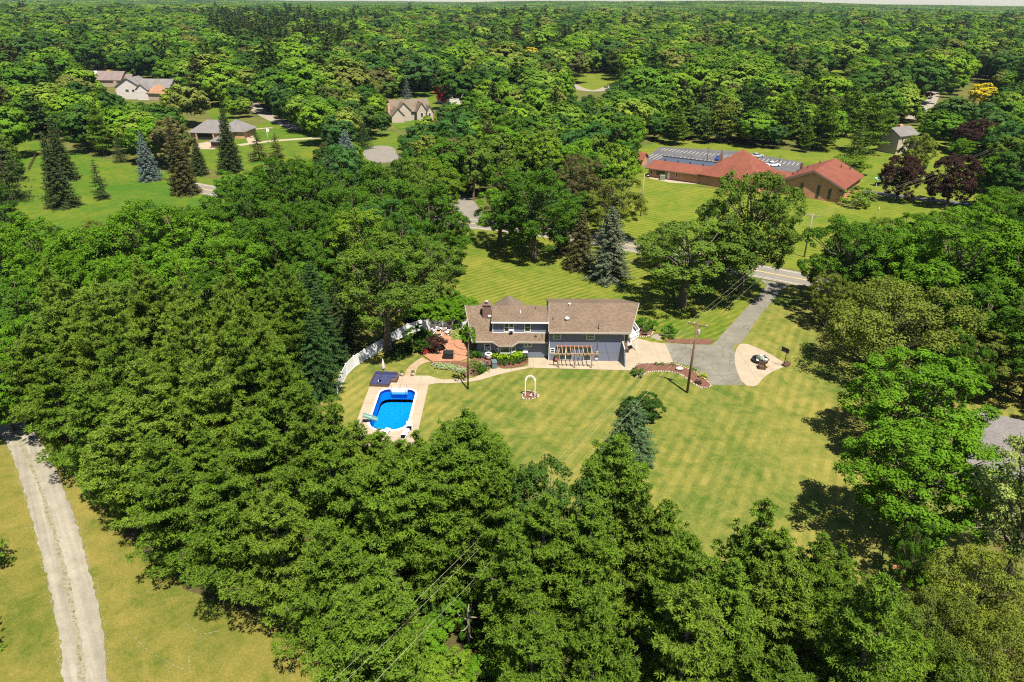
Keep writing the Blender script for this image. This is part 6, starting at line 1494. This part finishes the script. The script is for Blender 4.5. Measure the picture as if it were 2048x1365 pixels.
# --- pool furniture
x, y = G(768, 768); SZ = .07
e = empty('sectional_sofa', (x, y, SZ), R_(-3), 'brown wicker sectional sofa with navy cushions at the pool deck corner', 'sofa')
m = MB(); m.box(-1.65, 1.65, .3, 1.9, 0, .34); m.box(-1.65, -.75, -1.0, .3, 0, .34); m.box(-.7, .95, -1.0, .3, 0, .34); lbuild(m, 'base', 'wicker', e)
m = MB(); m.box(-1.75, 1.65, 1.85, 2.05, 0, .72); m.box(-1.78, -1.62, -1.0, 1.85, 0, .66); m.box(1.62, 1.8, .3, 1.85, 0, .6); lbuild(m, 'back_frame', 'wicker', e)
for (a, b_, c, d) in ((-1.55, -.6, .95, 1.75), (-.55, .5, .95, 1.75), (.55, 1.55, .95, 1.75), (-1.55, -.75, -.95, .9), (-.68, .92, -.95, .88)):
    m = MB(); m.box(a, b_, c, d, .342, .50); lbuild(m, 'seat_cushion', 'navy', e)
for (a, b_) in ((-1.5, -.62), (-.52, .46), (.56, 1.5)):
    m = MB(); m.hexa([(a, 1.62, .5), (b_, 1.62, .5), (b_, 1.84, .5), (a, 1.84, .5)], [(a+.05, 1.72, .9), (b_-.05, 1.72, .9), (b_-.05, 1.86, .9), (a+.05, 1.86, .9)]); lbuild(m, 'back_cushion', 'navy', e)
x, y = G(768, 750); e = empty('patio_umbrella', (x, y, 0.02), label='closed pale grey umbrella standing behind the navy sofa', cat='umbrella')
m = MB(); m.tube([(0, 0, 0), (0, 0, 2.5)], .03, 6); lbuild(m, 'pole', 'darkmetal', e); m = MB(); m.tube([(0, 0, .9), (0, 0, 1.2), (0, 0, 2.4), (0, 0, 2.6)], [.26, .3, .09, .02], 9); lbuild(m, 'canopy', 'cream', e).data.materials[0] = M['siding_white']; m = MB(); m.tube([(0, 0, 0), (0, 0, .1)], .28, 10); lbuild(m, 'base', 'darkmetal', e)
x, y = G(759.5, 769); e = empty('side_table', (x, y, SZ), label='small round white table at the corner of the navy sofa', cat='table'); m = MB(); m.tube([(0, 0, 0), (0, 0, .45), (0, 0, .5)], [.22, .2, .3], 12); lbuild(m, 'drum', 'white', e)
def lounger(px, py, rz, cush, label):
    x, y = G(px, py); e = empty('sun_lounger', (x, y, SZ), rz, label, 'sun lounger'); m = MB()
    for s_ in (-.32, .32): m.bar((s_, -.95, .32), (s_, .95, .32), .05)
    for yy_ in (-.8, .0, .8):
        for s_ in (-.32, .32): m.bar((s_, yy_, 0), (s_, yy_, .32), .04)
    lbuild(m, 'frame', 'white', e); m = MB(); m.box(-.3, .3, -.95, .3, .35, .42); lbuild(m, 'cushion', cush, e); m = MB(); m.slab([(-.3, .3, .42), (.3, .3, .42), (.3, .95, .8), (-.3, .95, .8)], .08); lbuild(m, 'backrest', cush, e)
lounger(771, 871, 2.9, 'white', 'white sun lounger at the near left end of the pool'); lounger(819, 856, 3.3, 'stripe', 'blue-and-white striped sun lounger at the near right corner of the pool'); lounger(810, 872, 3.0, 'white', 'white sun lounger at the near right end of the pool')
x, y = G(741, 846); e = empty('pool_slide', (x, y, SZ), R_(-80), 'pale green pool slide at the left side of the pool', 'pool slide'); m = MB(); m.slab([(-.3, -.8, 1.1), (.3, -.8, 1.1), (.3, .9, .25), (-.3, .9, .25)], .06); m.bar((-.32, -.8, 1.25), (-.32, .9, .4), .05, .2); m.bar((.32, -.8, 1.25), (.32, .9, .4), .05, .2); lbuild(m, 'chute', 'teal', e); m = MB()
for s_ in (-.25, .25): m.bar((s_, -1.2, 0), (s_, -.8, 1.1), .05)
for i in range(3): m.bar((-.25, -1.1+i*.12, .25+i*.3), (.25, -1.1+i*.12, .25+i*.3), .05)
lbuild(m, 'ladder', 'steel', e)
# --- basketball hoop
x, y = G(1570, 732); e = empty('basketball_hoop', (x, y, 0.05), R_(35), 'portable black basketball hoop at the tip of the concrete pad', 'basketball hoop')
m = MB(); m.prism(smoothpoly([(-.5, -.45), (1.1, -.4), (1.2, .4), (-.5, .45)], 2), 0, .28); lbuild(m, 'base', 'brown', e); m = MB(); m.tube([(-.35, 0, .2), (-.3, 0, 2.3), (-.75, 0, 2.9)], .05, 7); m.tube([(.6, 0, .25), (-.3, 0, 1.3)], .03, 5); lbuild(m, 'pole', 'black', e)
m = MB(); m.box(-.82, -.77, -.6, .6, 2.45, 3.2); lbuild(m, 'backboard', 'black', e); m = MB(); m.tube([(-1.05+math.cos(6.283*i/12)*.22, math.sin(6.283*i/12)*.22, 2.6) for i in range(13)], .015, 5, caps=False); lbuild(m, 'rim', 'redwood', e)
# --- heap of toys and bags in a round tub, brown armchair and amber stool on the pad
x, y = G(1519.5, 724); e = empty('ball_tub', (x, y, 0.055), label='round black-rimmed tub heaped with white and green bundles on the concrete pad', cat='tub')
m = MB()
for i in range(20):
    a0, a1_ = 6.283*i/20, 6.283*(i+1)/20; g_ = lambda r, a, z: (r*math.cos(a), r*math.sin(a), z); m.hexa([g_(1.0, a0, 0), g_(1.12, a0, 0), g_(1.12, a1_, 0), g_(1.0, a1_, 0)], [g_(1.1, a0, .5), g_(1.22, a0, .5), g_(1.22, a1_, .5), g_(1.1, a1_, .5)])
lbuild(m, 'rim', 'black', e)
rr_ = random.Random(9)
for mt, cnt in (('white', 11), ('steel', 6), ('green', 5), ('slate', 5)):
    m = MB()
    for i in range(cnt):
        a = rr_.uniform(0, 6.28); r_2 = rr_.uniform(0, .85); m.ball((r_2*math.cos(a), r_2*math.sin(a), rr_.uniform(.3, .75)), rr_.uniform(.18, .34), 7, (1, 1, .8), .2, rr_)
    tag(lbuild(m, 'bundles', mt, e), kind='stuff')
x, y = G(1523, 738); e = empty('armchair', (x, y, 0.055), R_(170), 'dark brown armchair in front of the heaped tub', 'armchair')
m = MB(); m.box(-.42, .42, -.4, .4, 0, .42); lbuild(m, 'seat', 'brown', e); m = MB(); m.box(-.42, .42, -.5, -.36, 0, .95); lbuild(m, 'backrest', 'brown', e)
for s_ in (-1, 1): m = MB(); m.box(s_*.45-.07, s_*.45+.07, -.45, .4, 0, .62); lbuild(m, 'armrest', 'brown', e)
x, y = G(1531.5, 736); e = empty('stool', (x, y, 0.055), label='amber-topped square stool beside the brown armchair', cat='stool'); m = MB(); m.box(-.28, .28, -.25, .25, .3, .45); lbuild(m, 'cushion', 'orange', e)
for a, c in ((-.22, -.2), (.22, -.2), (.22, .2), (-.22, .2)): m = MB(); m.bar((a, c, 0), (a, c, .3), .05); lbuild(m, 'leg', 'redwood', e)
# --- cars and lamps on the church lot
def car(px, py, rz, paint, label):
    x, y = G(px, py); e = empty('parked_car', (x, y, .035), rz, label, 'car')
    def hull(prof, hw0, hw1):
        m = MB(); n_ = len(prof); m.add([(a, -hw0 if z < .9 else -hw1, z) for a, z in prof]+[(a, hw0 if z < .9 else hw1, z) for a, z in prof], [tuple(range(n_)), tuple(range(n_, 2*n_))[::-1]]+[((i+1) % n_, i, n_+i, n_+(i+1) % n_) for i in range(n_)]); return m
    lbuild(hull([(-2.2, .25), (2.2, .25), (2.25, .6), (2.1, .78), (1.1, .92), (-1.6, .95), (-2.2, .85), (-2.28, .5)], .88, .84), 'body', paint, e)
    lbuild(hull([(1.05, .90), (.35, 1.36), (-1.0, 1.38), (-1.75, .93)], .8, .66), 'windows', 'glass', e)
    lbuild(hull([(.35, 1.365), (.2, 1.44), (-.9, 1.46), (-1.02, 1.385)], .66, .64), 'roof', paint, e)
    for a in (-1.4, 1.4):
        for s_ in (-1, 1): m = MB(); m.tube([(a, s_*.74, .32), (a, s_*.92, .32)], .32, 12); lbuild(m, 'wheel', 'rubber', e)
car(1436, 320, 1.15, 'bluecar', 'blue car parked on the church lot beside the dark spire'); car(1514, 315, .35, 'silvercar', 'silver car parked alone in the far bays of the church lot'); car(1546, 333, .2, 'whitecar', 'white car on the church lot just above the tall lawn tree')
for px, pb, pt, lb in ((1414, 320, 297, 'lamp post on the church lot above the annex roof'), (1557, 333, 313, 'lamp post on the church lot right of the white car')):
    x, y = G(px, pb); h = atY(px, pt, y)[1]; e = empty('lamp_post', (x, y, 0), label=lb, cat='lamp post'); m = MB(); m.tube([(0, 0, 0), (0, 0, h)], [.12, .07], 7); lbuild(m, 'pole', 'darkmetal', e); m = MB(); m.box(-.5, .5, -.15, .15, h, h+.15); lbuild(m, 'lamp_head', 'darkmetal', e)
for px, py, lb in ((1603, 424, 'white marker post on the church lawn above the grey pole'), (1757, 423, 'white marker post right of the round green bush by the church')):
    x, y = G(px, py); m = MB(); m.tube([(0, 0, 0), (0, 0, .9), (0, 0, 1.0)], [.09, .09, .04], 7); tag(m.build('marker_post', M['white'], None, (x, y, .01)), lb, 'post')
# swing seat with teal canopy near the purple maple
x, y = G(1757, 372); e = empty('garden_swing', (x, y, 0), R_(10), 'garden swing with a pale teal canopy left of the nearest purple maple', 'garden swing'); m = MB(); m.slab([(-1.4, -.9, 2.0), (1.4, -.9, 2.0), (1.4, .9, 2.35), (-1.4, .9, 2.35)], .06); lbuild(m, 'canopy', 'teal', e); m = MB()
for s_ in (-1.3, 1.3):
    for t_ in (-.8, .8): m.bar((s_, t_, 0), (s_, 0, 2.15), .06)
lbuild(m, 'frame', 'white', e); m = MB(); m.box(-1.1, 1.1, -.3, .3, .45, .55); m.box(-1.1, 1.1, .3, .36, .5, 1.0); lbuild(m, 'seat', 'black', e)
# flagpole by the garage house, wire fence corner in the meadow
x, y = G(537, 287); h = atY(537, 256, y)[1]; e = empty('flagpole', (x, y, 0), label='white flagpole on the lawn right of the brick garage house', cat='flagpole'); m = MB(); m.tube([(0, 0, 0), (0, 0, h)], [.09, .05], 6); lbuild(m, 'pole', 'white', e); m = MB(); m.slab([(0, 0, h-.2), (.9, .1, h-.5), (.8, .1, h-1.6), (0, 0, h-1.2)], .03, (0, .03, 0)); lbuild(m, 'flag', 'white', e)
fpx = GP((44, 316), (74, 312), (58, 343)); e = empty('rail_fence', (*fpx[0], 0), label='dark post-and-rail fence corner in the left meadow', cat='fence'); m = MB(); mp_ = MB()
for a, c in zip(fpx[:-1], fpx[1:]):
    L = math.hypot(c[0]-a[0], c[1]-a[1]); k = max(2, int(L/3)); o_ = fpx[0]
    for zz in (.5, 1.1): m.bar((a[0]-o_[0], a[1]-o_[1], zz), (c[0]-o_[0], c[1]-o_[1], zz), .1)
    for i in range(k+1): x_ = a[0]+(c[0]-a[0])*i/k-o_[0]; y_ = a[1]+(c[1]-a[1])*i/k-o_[1]; mp_.box(x_-.08, x_+.08, y_-.08, y_+.08, 0, 1.3)
lbuild(m, 'rails', 'brown', e); tag(lbuild(mp_, 'posts', 'brown', e), kind='stuff')
# fallen twig lines on the dry verge
m = MB()
for P in ([(258, 1265), (300, 1305), (345, 1330), (380, 1345)], [(380, 1345), (378, 1315), (400, 1290), (402, 1270), (440, 1262)], [(402, 1270), (375, 1250), (360, 1235)]):
    Q = smoothline([(*G(a, c), .03) for a, c in P][0:1]+[(*G(a, c), .03) for a, c in P][1:], 0) if False else [Vector((*G(a, c), .02)) for a, c in P]
    for a, c in zip(Q[:-1], Q[1:]):
        k = int((c-a).length/.18)
        for i in range(k):
            p = a.lerp(c, i/k); r_2 = rg.uniform(.02, .07)
            if rg.random() < .75: m.add([(p.x+r_2*math.cos(j*1.3+i)+rg.gauss(0, .03), p.y+r_2*math.sin(j*1.3+i), .022) for j in range(4)], [(0, 1, 2, 3)])
tag(m.build('dirt', M['gravel']), kind='stuff', label='thin pale mole tracks across the dry grass')
